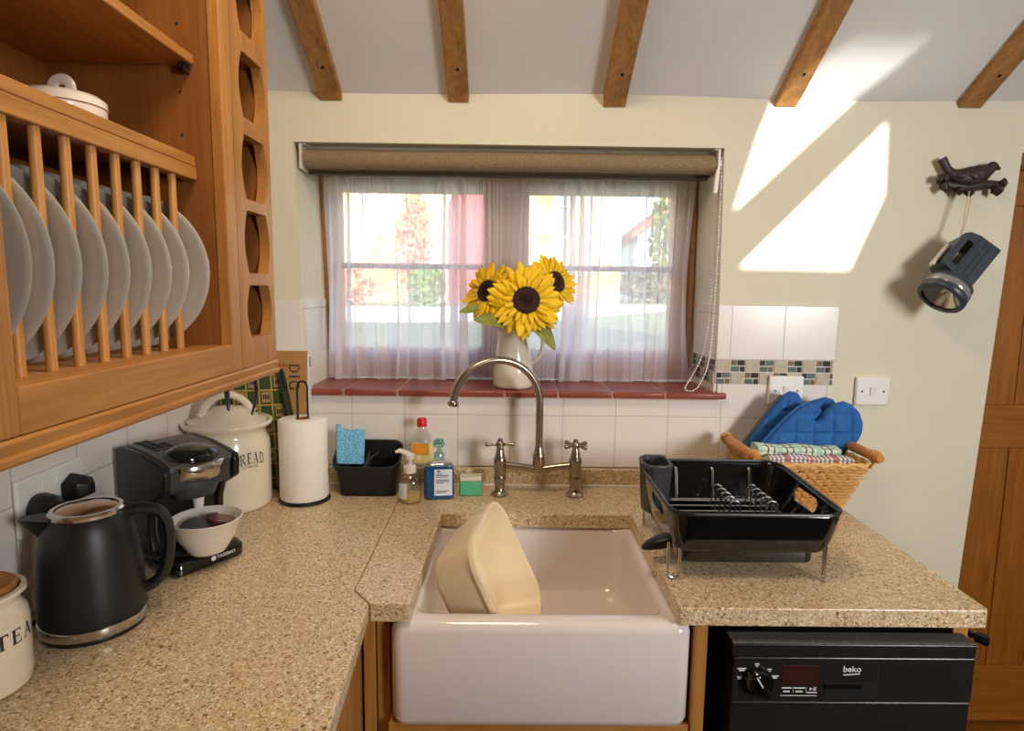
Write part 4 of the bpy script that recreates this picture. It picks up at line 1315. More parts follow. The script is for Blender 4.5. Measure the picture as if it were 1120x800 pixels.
# short clear bottle with cream pump
b = bottle('pump_bottle', (-.411, -.163, ZT), 'small clear bottle with a cream pump, left of the blue soap')
G().lathe([(0, .001), (.026, .001), (.029, .005), (.029, .052), (.026, .064), (.015, .073), (.012, .076), (.012, .084)], 36, c=(-.411, -.163, ZT), sy=.85).build('bottle', 'clear', b)
G().lathe([(0, .003), (.0245, .003), (.0265, .007), (.0265, .024), (0, .024)], 32, c=(-.4105, -.163, ZT), sy=.84).build('liquid', 'amber', b)
G().lathe([(.0293, .014), (.0293, .055)], 16, c=(-.411, -.163, ZT), sy=.85, a0=math.radians(200), a1=math.radians(262)).build('label', 'labelwhite', b)
g = G().lathe([(.0125, .080), (.0165, .080), (.017, .096), (.012, .1), (.006, .101), (.006, .116), (.013, .117), (.014, .127), (.010, .13), (0, .13)], 24, c=(-.411, -.163, ZT))
g.tube([(-.408, -.163, ZT + .124), (-.42, -.172, ZT + .134), (-.434, -.18, ZT + .142), (-.444, -.186, ZT + .139)], [.008, .007, .006, .0045], 10)
g.build('pump', 'offwhite', b)
# blue hand soap
b = bottle('hand_soap', (-.339, -.127, ZT), 'blue hand soap bottle with a white label and aqua pump')
T = Matrix.Translation((-.339, -.127, ZT)) @ Matrix.Rotation(math.radians(8), 4, 'Z')
R = [rrect(-.040 + e, .040 - e, -.021 + e * .6, .021 - e * .6, .012, z) for z, e in ((.001, .004), (.004, .001), (.012, 0), (.078, .001), (.09, .004))]
G().loft(R, T=T).build('soap', 'bluesoap', b, smooth=50)
R = [rrect(-.041 + e, .041 - e, -.0215 + e * .5, .0215 - e * .5, .0115, z) for z, e in ((.0905, .0035), (.096, .008), (.101, .018), (.104, .028))]
G().loft(R, T=T, cap0=False).build('shoulder', 'clear', b, smooth=60)
G().box(-.013, .034, -.0222, -.0214, .012, .083, T=T).build('label', 'labelwhite', b, smooth=0)
g = G()
for i, (w, z) in enumerate(((.018, .070), (.034, .066), (.03, .062), (.034, .054), (.034, .050), (.02, .046), (.034, .024), (.026, .020))):
    g.box(-.009, -.009 + w, -.0226, -.0221, z, z + .0016, T=T)
g.prism([(-.009, .076), (-.001, .0805), (.005, .076)], -.0226, -.0221, axis='y', T=T)
g.build('label_print', 'ink', b, smooth=0)
g = G().lathe([(.013, .104), (.0135, .104), (.014, .120), (.011, .125), (.006, .126), (.006, .138), (.013, .14), (.015, .147), (.013, .158), (.008, .161), (0, .161)], 24, T=T)
g.tube([(0, 0, .152), (-.006, -.012, .156), (-.012, -.024, .153)], [.008, .006, .004], 10, T=T)
g.build('pump', 'aqua', b)
# sponge
T = Matrix.Translation((-.2565, -.098, ZT)) @ Matrix.Rotation(math.radians(5), 4, 'Z')
sp = thing('scouring_sponge', (-.2565, -.098, ZT), 'green and cream scouring sponge left of the taps', 'sponge')
G().box(-.030, .030, -.019, .019, .001, .040, T=T).build('foam', 'spongegreen', sp, smooth=30, bevel=.005, seg=3)
G().box(-.0295, .0295, -.0185, .0185, .0405, .053, T=T).build('pad', 'spongewhite', sp, smooth=30, bevel=.003)

# bridge tap
tp = thing('bridge_tap', (-.072, -.10, ZT), 'brushed nickel bridge tap with a swan-neck spout and cross handles', 'tap')
for X, rot in ((-.177, 4), (.027, 38)):
    Yt = -.102
    prof = [(0, 0), (.024, 0), (.0245, .004), (.018, .009), (.0125, .016), (.0135, .03), (.0165, .046), (.0175, .050), (.0155, .054), (.0155, .058), (.0165, .068), (.0165, .09), (.0175, .094), (.0175, .103), (.0145, .107), (.0125, .115), (.0095, .13), (.0085, .134), (0, .134)]
    p = G().lathe(prof, 28, c=(X, Yt, ZT)).build('pillar', 'nickel', tp, smooth=50)
    T = Matrix.Translation((X, Yt, ZT + .141)) @ Matrix.Rotation(math.radians(rot), 4, 'Z')
    g = G().sphere((0, 0, 0), .0125, 20, T=T, sc=(1, 1, .95)).lathe([(0, .009), (.007, .010), (.0065, .016), (0, .018)], 16, T=T)
    for k in range(4):
        a = k * PI / 2
        d = Vector((math.cos(a), math.sin(a), 0))
        g.tube([d * .008, d * .018, d * .028, d * .034, d * .038, d * .041], [.0048, .0038, .0046, .0062, .006, .002], 12, T=T)
    g.build('cross_handle', 'nickel', p, smooth=50)
zb = ZT + .080
g = G().tube(bez([(-.162, -.102, zb + .004), (-.12, -.101, zb - .001), (-.072, -.1, zb - .007), (-.03, -.101, zb - .001), (.012, -.102, zb + .004)], 6), .0102, 14)
g.build('bridge', 'nickel', tp)
g = G().lathe([(0, -.014), (.010, -.013), (.0155, -.002), (.017, .012), (.017, .03), (.0155, .036), (.0145, .038), (.0115, .05), (.0105, .054), (0, .054)], 28, c=(-.072, -.10, zb))
g.build('spout_collar', 'nickel', tp, smooth=50)
dv = Vector((-math.cos(math.radians(15)), -math.sin(math.radians(15)), 0)); c0 = Vector((-.072, -.10, 0)); rr = .117; zc = 1.166
pts = [c0 + Vector((0, 0, z)) for z in (1.03, 1.07, 1.11, 1.145)]
pts += [c0 + dv * (rr - rr * math.cos(math.radians(a))) + Vector((0, 0, zc + rr * math.sin(math.radians(a)))) for a in range(0, 176, 7)]
e = pts[-1]; t = (pts[-1] - pts[-2]).normalized()
G().tube(pts, .0102, 18).build('spout', 'nickel', tp)
G().tube([e - t * .004, e - t * .001, e + t * .003, e + t * .010, e + t * .012], [.0102, .0135, .0142, .0138, .009], 18).build('spout_tip', 'nickel', tp)

# washing-up bowl leaning on its side in the sink
Rm = Matrix(((.412, .206, .888), (0, .974, -.226), (-.911, .093, .401))).to_4x4()
T = Matrix.Translation((-.153, -.515, .8735)) @ Rm
g = G()
ad, ab, dp, tp_ = .278, .255, .106, .825
def br_(q, z, dz=0): return rrect(-ad / 2 * q, ad / 2 * q, -ab / 2 * q, ab / 2 * q, .06 * q, z)
R = [br_(tp_ * .80, -dp), br_(tp_ * .93, -dp + .004), br_(tp_ * .985, -dp + .016), br_(.955, -.012), br_(.965, -.006), br_(1.0, -.006), br_(1.005, 0), br_(1.0, .004), br_(.95, .003), br_(.935, -.004), br_(tp_ * .965, -dp + .018), br_(tp_ * .9, -dp + .006), br_(tp_ * .78, -dp + .003)]
g.loft(R, T=T)
wb = g.build('washing_up_bowl', 'cream', at=(-.2, -.51, .715), smooth=60)
tag(wb, 'cream plastic washing-up bowl tipped on its side in the sink', 'washing-up bowl')

# ------------------------------------------------------------------ dish rack
dk = thing('dish_rack', (.32, -.44, ZT), 'black plastic dish drainer on wire feet right of the sink', 'dish rack')
g = G(); R = []
N_ = 20
def ringz(t):
    q = (t - .24) / .76 if t > .24 else 0
    q = q ** .55 if t > .24 else 0
    if t <= .24: x0, x1, a, b = .180 - .004 * t, .442 + .012 * t, -.582 - .01 * t, -.322
    else: x0, x1, a, b = .170 - .014 * q, .458 + .031 * q, -.592 - .015 * q, -.312 + .025 * q
    return [(x, y, z + .016 * t * (y + .607) / .32) for x, y, z in rrect(x0, x1, a, b, .022 + .02 * t, .945 + .103 * t, N_)]
ts = [0, .08, .16, .235, .245, .27, .31, .37, .45, .55, .65, .75, .85, .93, 1.0]
R = []
def dense(ring):
    out = []
    n = len(ring)
    for i in range(n):
        p, q = Vector(ring[i]), Vector(ring[(i + 1) % n])
        k = 1 if (q - p).length < .02 else int((q - p).length / .009)
        for j in range(k): out.append(tuple(p.lerp(q, j / k)))
    return out
R = [dense(ringz(t)) for t in ts]
mn_ = min(len(r) for r in R)
if len(set(len(r) for r in R)) > 1:
    base = ringz(1.0); cnts = []
    for i in range(len(base)):
        l = (Vector(base[(i + 1) % len(base)]) - Vector(base[i])).length
        cnts.append(1 if l < .02 else int(l / .009))
    R = []
    for t in ts:
        ring = ringz(t); out = []
        for i in range(len(ring)):
            p, q = Vector(ring[i]), Vector(ring[(i + 1) % len(ring)])
            for j in range(cnts[i]): out.append(tuple(p.lerp(q, j / cnts[i])))
        R.append(out)
g.loft(R, cap0=True, cap1=False)
tub = g.build('tub', 'blackgloss', dk, smooth=60, solid=.0035)
def slotted(o, polys, x0, x1):
    """cut hand holes through the end walls"""
    g = G()
    for poly in polys: g.prism(poly, *( (x0[0], x0[1]) if poly is polys[0] else (x1[0], x1[1])), axis='x')
    cut = g.build('hand_hole', 'blackgloss', at=LOC[o.name], smooth=0)
    md = o.modifiers.new('hand holes', 'BOOLEAN'); md.operation = 'DIFFERENCE'; md.object = cut; md.solver = 'EXACT'
    bpy.context.view_layer.update()
    dg = bpy.context.evaluated_depsgraph_get()
    me = bpy.data.meshes.new_from_object(o.evaluated_get(dg))
    o.modifiers.clear(); o.data = me
    cm_ = cut.data; bpy.data.objects.remove(cut); bpy.data.meshes.remove(cm_)
def stad(yc, zc, hl, r):
    return [(yc + hl + r * math.cos(math.radians(a_)), zc + r * math.sin(math.radians(a_))) for a_ in range(-90, 91, 15)] + [(yc - hl + r * math.cos(math.radians(a_)), zc + r * math.sin(math.radians(a_))) for a_ in range(90, 271, 15)]
slotted(tub, [stad(-.452, 1.026, .034, .0155), stad(-.48, 1.024, .034, .0145)], (.44, .55), (.12, .19))
rim = R[-1]
G().tube(rim, .0036, 8, closed=True).build('rim', 'black', dk)
# cutlery cup
g = G()
def cup(z, s): return [(.160 + s, -.378 + s, z), (.170 + s, -.384 + s, z), (.196, -.383 + s, z), (.214 - s, -.372 + s, z), (.217 - s, -.33, z), (.217 - s, -.296 - s, z), (.205 - s, -.289 - s, z), (.172 + s, -.289 - s, z), (.156 + s, -.305, z), (.1495 + s, -.34, z)]
g.loft([cup(.962, .006), cup(1.0, .003), cup(1.06, 0), cup(1.074, -.003), cup(1.078, -.001), cup(1.076, .004), cup(1.05, .005), cup(.968, .010)])
g.build('cutlery_cup', 'greyplastic', dk, smooth=30, bevel=.0015)
g = G()
for k in range(9): g.tube([(.2172, -.36, .985 + k * .009), (.2182, -.33, .987 + k * .009), (.2172, -.30, .985 + k * .009)], .0018, 6)
g.build('cup_ridges', 'black', dk)
# feet
for x, y, dx, dy in ((.166, -.588, .0115, 0), (.457, -.592, .004, .010), (.172, -.300, .002, .0115), (.462, -.30, .0115, 0)):
    pts = [(x - dx, y - dy, .985), (x - dx, y - dy, .928)] + [(x - dx * math.cos(math.radians(a)), y - dy * math.cos(math.radians(a)), .928 - .0145 * math.sin(math.radians(a))) for a in range(20, 180, 20)] + [(x + dx, y + dy, .928), (x + dx, y + dy, .985)]
    G().tube(pts, .0028, 8).build('wire_foot', 'wire', dk)
# drain spout
g = G()
g.loft([[(.181, -.535, .952), (.181, -.495, .952), (.181, -.495, .972), (.181, -.515, .978), (.181, -.535, .972)],
        [(.150, -.533, .945), (.150, -.497, .945), (.150, -.499, .962), (.150, -.515, .968), (.150, -.531, .962)],
        [(.128, -.528, .941), (.128, -.502, .941), (.128, -.504, .952), (.128, -.515, .955), (.128, -.526, .952)],
        [(.119, -.520, .940), (.119, -.510, .940), (.119, -.511, .944), (.119, -.515, .945), (.119, -.519, .944)]])
g.build('drain_spout', 'black', dk, smooth=50, bevel=.003)
g = G()
for y in (-.325, -.36, -.395, -.43, -.465, -.50, -.535, -.57):
    g.tube([(.195, y, .977), (.445, y, .977)], .0021, 6)
g.tube([(.192, -.575, .979), (.192, -.32, .979), (.448, -.32, .979), (.448, -.575, .979)], .0024, 6, closed=True)
for x in (.328, .408): g.tube([(x - .012, -.575, .975), (x - .012, -.32, .975)], .0021, 6).tube([(x + .012, -.575, .975), (x + .012, -.32, .975)], .0021, 6)
g.build('wire_grid', 'wire', dk)
for x in (.328, .408):
    for k in range(5):
        y = -.345 - k * .028
        pts = [(x - .012, y, .977), (x - .012, y - .003, 1.008)] + [(x - .012 * math.cos(math.radians(a)), y - .004, 1.012 + .012 * math.sin(math.radians(a))) for a in range(20, 180, 20)] + [(x + .012, y - .003, 1.008), (x + .012, y, .977)]
        G().tube(pts, .002, 6).build('plate_loop', 'wire', dk)
for x in (.245, .332, .42): G().tube([(x, -.3075, .978), (x, -.297, 1.040), (x, -.292, 1.047)], .0042, 8).build('upright_wire', 'wire', dk)

# ------------------------------------------------------------------ basket with mitts and tea towels
bk = thing('wicker_basket', (.595, -.158, ZT), 'wicker basket with rod handles behind the dish rack', 'basket')
def bring(t, off=0.0, n=144):
    x0, x1 = .492 + (.455 - .492) * t - off, .690 + (.738 - .690) * t + off
    y0, y1 = -.225 + (-.262 + .225) * t - off, -.082 + (-.052 + .082) * t + off
    ring = rrect(x0, x1, y0, y1, .03, .914 + .131 * t, 8)
    L = [0]
    for i in range(len(ring)): L.append(L[-1] + (Vector(ring[(i + 1) % len(ring)]) - Vector(ring[i])).length)
    out = []; i = 0
    for k in range(n):
        s = L[-1] * k / n
        while L[i + 1] < s: i += 1
        p, q = Vector(ring[i]), Vector(ring[(i + 1) % len(ring)])
        out.append(p.lerp(q, (s - L[i]) / (L[i + 1] - L[i] + 1e-9)))
    return out
g = G(); rows = 15; NB = 144
for r in range(rows):
    t = (r + .5) / rows
    A, B = bring(t, .0056), bring(t, -.0056)
    pts = []
    for k in range(NB):
        w = .5 + .5 * math.sin(2 * PI * k / 4 + PI * r)
        p = A[k].lerp(B[k], w); p.z += .0012 * math.sin(k * .7 + r)
        pts.append(p)
    g.tube(pts, .0042, 6, closed=True)
for k in range(0, NB, 4):
    g.tube([bring(0)[k + 1 if k + 1 < NB else 0], bring(1.0)[k + 1 if k + 1 < NB else 0]], .0032, 6)
g.add([(p.x, p.y, .9145) for p in bring(0, -.002, 40)], [tuple(range(40))])
g.build('woven_body', 'wicker', bk)
g = G()
for o_, s in ((0, 0), (.003, PI)):
    A = bring(1.0, o_)
    g.tube([Vector((p.x, p.y, p.z + .003 + .003 * math.sin(k * .9 + s))) for k, p in enumerate(A)], .0038, 6, closed=True)
g.build('braided_rim', 'wicker', bk)
for x, z in ((.447, 1.066), (.748, 1.068)):
    h = G().tube([(x, -.275, z), (x, -.27, z), (x, -.05, z), (x, -.045, z)], [.0095, .0125, .0125, .0095], 16)
    h = h.build('rod_handle', 'rod', bk)
    g = G()
    for ys_ in ((-.255, -.248), (-.065, -.072)):
        g = G()
        for y in ys_:
            g.tube([(x + .0145 * math.cos(a), y, z + .0145 * math.sin(a)) for a in [i * PI / 8 for i in range(16)]], .0022, 6, closed=True)
            g.tube([(x, y, z - .014), (x + (.010 if x < .6 else -.010), y, z - .03)], .0025, 6)
        g.build('cane_binding', 'wicker', h)

PXW = lambda x, y: (.494 + (x - 820) / 385.0, 1.041 + (495 - y) / 402.0)
front = [(812, 506), (826, 489), (842, 470), (856, 455), (866, 446), (876, 441), (886, 442), (890, 447), (888, 453), (883, 459), (889, 456), (894, 448), (902, 441), (912, 438), (922, 442), (929, 450), (932.5, 461), (931, 473), (925, 483), (915, 492), (905, 512), (880, 530), (835, 530)]
rear = [(812, 498), (826, 478), (838, 461), (848, 446), (857, 436), (866, 431), (874, 433), (878, 439), (877, 447), (890, 441), (903, 437), (912, 440), (918, 450), (914, 468), (900, 490), (870, 520), (830, 525)]
for nm, pl, y0, lean, lb in (('front', front, -.135, .10, 'front blue quilted oven mitt with its thumb showing, in the wicker basket'), ('rear', rear, -.080, .06, 'rear blue quilted oven mitt with brown binding, in the wicker basket')):
    poly = [PXW(*p) for p in pl]
    v, f = puff(poly, .040, .0042, .050, .020, .0015)
    at = (.6, y0, 1.0)
    t = thing('oven_mitt', at, lb, 'oven mitt', 'blue oven mitts')
    fn = lambda a, b, c: (a, y0 + (b - 1.0) * lean - c, b)
    G().add([fn(*p) for p in v], f).build('mitt', 'blue', t, smooth=70)
    edge = [poly[i] for i in ((0, 1, 2, 3, 4, 5) if nm == 'front' else (0, 1, 2, 3, 4))]
    G().tube([fn(a - .001, b + .001, 0) for a, b in edge], .0035, 8).build('binding', 'blue' if nm == 'front' else 'brownlining', t)

def towel(label, x0, x1, y0, y1, z0, z1, mat_, seed):
    r = random.Random(seed)
    g = G(); n = 24; R = []
    nl = 4
    for i in range(n + 1):
        x = x0 + (x1 - x0) * i / n
        ring = []
        zz = z1 + .002 * math.sin(i * .5 + seed) - .005 * (i / n)
        h = (zz - z0) / nl
        # folded layers seen from the front as rounded ridges
        for k in range(nl):
            for a in (-80, -40, 0, 40, 80):
                a = math.radians(a)
                ring.append((x, y0 - .006 * math.cos(a), z0 + h * (k + .5) + h * .5 * math.sin(a)))
        ring += [(x, y0 + .02, zz + .003), (x, (y0 + y1) / 2, zz + .004), (x, y1, zz), (x, y1, z0)]
        R.append(ring)
    g.loft(R)
    o = g.build('tea_towel', mat_, at=((x0 + x1) / 2, (y0 + y1) / 2, z0), smooth=55)
    tag(o, label, 'tea towel', 'folded tea towels in the basket')
towel('folded tea towel with green checks, before the blue mitts', .474, .684, -.212, -.165, 1.03, 1.079, 'towel_green', 1)
towel('folded tea towel with mauve stripes, at the basket front', .492, .702, -.240, -.218, 1.03, 1.063, 'towel_purple', 4)

# ------------------------------------------------------------------ wall plates
def wallplate(x0, x1, z0, z1, yw, label, group=None):
    s = thing('light_switch', ((x0 + x1) / 2, yw, z0), label, 'wall switch')
    G().box(x0, x1, yw - .0115, yw - .0005, z0, z1).build('face_plate', 'white', s, smooth=30, bevel=.004, seg=3)
    xm = (x0 + x1) / 2; zm = (z0 + z1) / 2
    G().prism([(yw - .0118, zm - .013), (yw - .0118, zm + .013), (yw - .0165, zm + .013), (yw - .0135, zm - .013)], xm - .0085, xm + .0085, axis='x').build('rocker', 'white', s, smooth=0, bevel=.001)
    g = G()
    for dx in (-.031, .031):
        g.lathe([(0, 0), (.0032, 0), (.003, .001), (0, .0012)], 14, T=Matrix.Translation((xm + dx, yw - .0117, zm)) @ Matrix.Rotation(PI / 2, 4, 'X'))
        g.build('screw', 'steel', s); g = G()
wallplate(.831, .926, 1.151, 1.232, .006, 'white light switch on the cream wall right of the tiles')
wallplate(.580, .678, 1.151, 1.233, 0, 'white switch plate on the tiles behind the blue oven mitts')

# ------------------------------------------------------------------ roller blind, curtain
rb = thing('roller_blind', (-.16, .045, 1.79), 'rolled-up taupe roller blind across the top of the window', 'blind')
g = G()
n = 120; turn = 4.6; pts = []
for i in range(n + 1):
    a = 2 * PI * turn * i / n + PI * .5
    r = .0175 + .0105 * i / n
    pts.append((.045 + r * math.cos(a), 1.830 + r * math.sin(a)))
inner = [(y + (.045 - y) * .05, z + (1.83 - z) * .05) for y, z in pts]
g.prism([(.045 + .0265 * math.cos(2 * PI * i / 40), 1.8175 + .0265 * math.sin(2 * PI * i / 40)) for i in range(40)], -.7265, .410, axis='x')
g.build('roll', 'blind', rb, smooth=40)
G().box(-.7255, .408, .0690, .0708, 1.786, 1.8175).build('cloth_drop', 'blind', rb, smooth=0)
G().loft([[(x, .072 + .011 * math.cos(2 * PI * i / 16), 1.7845 + .0055 * math.sin(2 * PI * i / 16)) for i in range(16)] for x in (-.7245, .400)]).build('bottom_bar', 'blinddark', rb)
for x0, x1 in ((-.734, -.7275), (.4105, .4175)):
    g = G().box(x0, x1, .012, .082, 1.786, 1.8545).box(x0 if x0 < 0 else x0 - .012, x1 + (.012 if x0 < 0 else 0), .012, .082, 1.8505, 1.8545)
    g.build('bracket', 'white' if x0 > 0 else 'offwhite', rb, smooth=0, bevel=.002)
g = G().lathe([(0, 0), (.016, 0), (.016, .006), (0, .006)], 20, T=Matrix.Translation((.4176, .030, 1.816)) @ Matrix.Rotation(PI / 2, 4, 'Y'))
g.build('chain_wheel', 'white', rb)
path = bez([(.4215, .014, 1.83), (.422, .012, 1.60), (.4185, .010, 1.36), (.408, .004, 1.262), (.386, -.004, 1.208), (.368, -.006, 1.1885), (.350, -.002, 1.1875), (.347, .004, 1.196), (.372, .02, 1.232), (.400, .03, 1.29), (.415, .034, 1.40), (.419, .036, 1.6), (.4205, .036, 1.83)], 14)
g = G()
g.tube(path, .0008, 5)
L = 0; last = None
for a, b in zip(path, path[1:]):
    m = max(1, int((b - a).length / .0015))
    for j in range(m):
        p = a.lerp(b, j / m)
        if last is None or (p - last).length > .0085:
            g.sphere(tuple(p), .0027, 8); last = p
ch = g.build('bead_chain', 'white', rb, smooth=60); ch['kind'] = 'stuff'
g = G()
g.prism([(.397, 1.735), (.404, 1.731), (.409, 1.737), (.4115, 1.77), (.412, 1.80), (.404, 1.80), (.399, 1.768)], -.002, .010, axis='y')
g.build('cleat', 'white', rb, smooth=30, bevel=.003)

cr = random.Random(11)
NS, NV = 1400, 44
ph = []; a = 0
wl_ = [cr.uniform(.6, 1.9) for _ in range(60)]
for i in range(NS + 1):
    s = i / NS
    ph.append(a)
    a += wl_[int(s * 26) % 60] * (1.25 if s < .1 or s > .88 else 1.0)
tot = ph[-1]; ph = [q / tot * 2 * PI * 16 for q in ph]
amp = [.5 + .5 * math.sin(i * .020 + 1) * math.sin(i * .0082 + .4) for i in range(NS + 1)]
fine_p = []; a = 0
for i in range(NS + 1):
    fine_p.append(a); a += 2 * PI / NS * 62 * (1 + .5 * math.sin(i * .023) * math.sin(i * .0091 + 2))
fine_a = [.0012 + .0030 * max(0, math.sin(i * .011 + .7) * math.cos(i * .0047)) ** .7 for i in range(NS + 1)]
g = G(); v = []; f = []
for j in range(NV + 1):
    t = j / NV                      # 0 top, 1 hem
    z = 1.815 + (1.1865 - 1.815) * t
    for i in range(NS + 1):
        s = i / NS
        p = ph[i] + .5 * math.sin(2.2 * t + i * .012) * t
        A = (.0055 + .0105 * t ** .7) * (.5 + amp[i])
        xx = -.716 + 1.118 * s
        if s > .9: xx -= .012 * (s - .9) / .1 * math.sin(PI * t)
        x = xx + (.007 + .005 * t) * math.sin(2 * p) * (.35 + 1.6 * amp[i] ** 2) + .006 * t * math.sin(i * .02 + 4 * t) + fine_a[i] * math.sin(fine_p[i]) * (1 - .55 * t)
        y = .170 + A * math.sin(p) + .003 * math.sin(40 * p / 2 / PI) * (1 - t) * .4 + .0022 * math.cos(fine_p[i])
        zz = z + (.003 * math.sin(p * .5 + 1) * t if j > NV - 3 else 0)
        v.append((max(-.7265, min(.4235, x)), y, max(1.1845, zz)))
for j in range(NV):
    for i in range(NS):
        q = j * (NS + 1) + i
        f.append((q, q + 1, q + NS + 2, q + NS + 1))
g.add(v, f)
cu = g.build('net_curtain', 'sheer', at=(-.155, .17, 1.19), smooth=180)
tag(cu, 'gathered sheer white net curtain across the window', 'curtain')
g = G().tube([(-.7265, .170, 1.806), (.4235, .170, 1.806)], .0035, 8)
o = tag(g.build('curtain_rail', 'white', at=(-.155, .17, 1.806)), 'thin white curtain rail behind the roller blind', 'curtain rail')

# ------------------------------------------------------------------ jug of sunflowers
JX, JY, JZ = -.143, .052, 1.184
jg = thing('jug', (JX, JY, JZ), 'tall white jug on the terracotta sill holding sunflowers', 'jug')
prof = [(0, 0), (.052, 0), (.057, .004), (.059, .012), (.058, .05), (.052, .095), (.042, .140), (.0365, .160), (.037, .170), (.0405, .180), (.0415, .182), (.039, .1825), (.035, .170), (.034, .16), (.048, .09), (.053, .02), (0, .012)]
g = G(); o0 = len(g.v)
g.lathe(prof, 48, c=(JX, JY, JZ))
for i, (x, y, z) in enumerate(g.v):      # pull the lip out into a pouring spout on the left
    k = max(0, (z - JZ - .13) / .055); dx, dy = x - JX, y - JY
    a = math.atan2(dy, -dx)
    w = math.exp(-(a / .42) ** 2) * min(1, k) ** 1.3
    g.v[i] = (x - .024 * w, y, z + .007 * w)
g.build('body', 'jug', jg, smooth=70)
pts = bez([(JX + .036, JY, JZ + .165), (JX + .062, JY - .004, JZ + .168), (JX + .083, JY - .006, JZ + .148), (JX + .084, JY - .006, JZ + .115), (JX + .070, JY - .004, JZ + .083), (JX + .050, JY, JZ + .068)], 7)
G().tube(pts, [.0075 - .002 * (i / (len(pts) - 1)) for i in range(len(pts))], 10, flat=1.4).build('handle', 'jug', jg)

def sunflower(c, nrm, rad, disc, label, seed, leaves):
    r = random.Random(seed)
    c = Vector(c); nrm = Vector(nrm).normalized()
    q = nrm.to_track_quat('Z', 'Y').to_matrix().to_4x4()
    T = Matrix.Translation(c) @ q
    s = thing('sunflower', tuple(c), label, 'sunflower', 'sunflowers in the jug')
    g = G()
    g.lathe([(0, .006), (disc * .35, .005), (disc * .7, .010), (disc * .95, .007), (disc * 1.02, -.002), (disc * .8, -.012), (0, -.014)], 32, T=T)
    for i in range(260):
        rr_ = disc * .98 * math.sqrt((i + .5) / 260); a = i * 2.39996
        g.sphere((rr_ * math.cos(a), rr_ * math.sin(a), .0075), .0016, 6, T=T)
    g.build('seed_disc', 'disc', s)
    g = G()
    for layer, (n, lo, wd, up) in enumerate(((22, .98, .19, -.10), (22, .90, .19, .10), (18, .50, .17, .30))):
        for i in range(n):
            a = 2 * PI * (i + .5 * layer) / n + r.uniform(-.09, .09)
            L = (rad - disc * .8) * lo * r.uniform(.84, 1.12); W = L * wd * r.uniform(.8, 1.15)
            el = up + r.uniform(-.14, .14); curl = r.uniform(-.5, .25)
            vv, ff = [], []
            m = 7
            for k in range(m + 1):
                t = k / m
                w = W * (math.sin(PI * min(1, t * .92 + .08)) ** .75) * (1 if t < 1 else 0)
                rad_ = disc * .8 + L * t
                z = L * (t * math.sin(el) + curl * .35 * t * t) - .004 + .002 * layer
                for e in (-1, 0, 1):
                    vv.append((rad_ * math.cos(a) - e * w * math.sin(a), rad_ * math.sin(a) + e * w * math.cos(a), z + (.16 * w if e else 0)))
            for k in range(m):
                for e in (0, 1):
                    o_ = k * 3 + e
                    ff.append((o_, o_ + 1, o_ + 4, o_ + 3))
            g.add(vv, ff, 0, T)
    g.build('petals', 'petal', s, smooth=60, solid=.0007)
    g = G()
    back_ = c - nrm * .012
    end = Vector((JX + (c.x - JX) * .12, JY + (c.y - JY) * .1 + .002, JZ + .03))
    mid = Vector((JX + (c.x - JX) * .22, JY, JZ + .165))
    pts = bez([tuple(back_), tuple(back_ - nrm * .03 + Vector((0, 0, -.012))), tuple(mid + Vector((0, 0, .02))), tuple(mid - Vector((0, 0, .03))), tuple(end)], 7)
    g.tube(pts, [.0075] + [.0048] * (len(pts) - 1), 8)
    g.lathe([(0, -.022), (.012, -.018), (disc * .9, -.006), (disc * 1.05, -.003), (0, -.001)], 24, T=T)
    st = g.build('stem', 'stem', s)
    for p0, p1, p2, wd in leaves:
        vv, ff = [], []
        crv = bez([p0, p1, p2], 7)
        m = len(crv) - 1
        for k, p in enumerate(crv):
            t = k / m
            w = wd * (math.sin(PI * (t * .9 + .08)) ** .8 if t < 1 else .02)
            tdir = (crv[min(k + 1, m)] - crv[max(k - 1, 0)]).normalized()
            side = tdir.cross(Vector((.15, -.8, .55))).normalized()
            for e in (-1, -.5, 0, .5, 1):
                vv.append(p + side * w * e + Vector((0, -.35, .5)).normalized() * w * abs(e) * .35)
        for k in range(m):
            for e in range(4):
                o_ = k * 5 + e
                ff.append((o_, o_ + 1, o_ + 6, o_ + 5))
        G().add(vv, ff).build('leaf', 'leaf', s, smooth=60, solid=.0008)
    return s
sunflower((-.111, -.062, 1.438), (.05, -1, .12), .104, .037, 'largest sunflower, in the middle of the jug, facing the room', 3, [((-.115, -.02, 1.40), (-.075, -.045, 1.365), (-.030, -.055, 1.302), .026)])
sunflower((-.217, -.022, 1.461), (-.62, -.70, .36), .088, .031, 'left sunflower in the jug, turned away to the left', 5, [((-.148, -.02, 1.366), (-.195, -.07, 1.378), (-.252, -.10, 1.385), .021), ((-.22, -.02, 1.425), (-.255, -.03, 1.41), (-.293, -.04, 1.402), .013)])
sunflower((-.030, .004, 1.487), (.62, -.74, .25), .084, .031, 'right sunflower in the jug, highest of the three', 8, [])

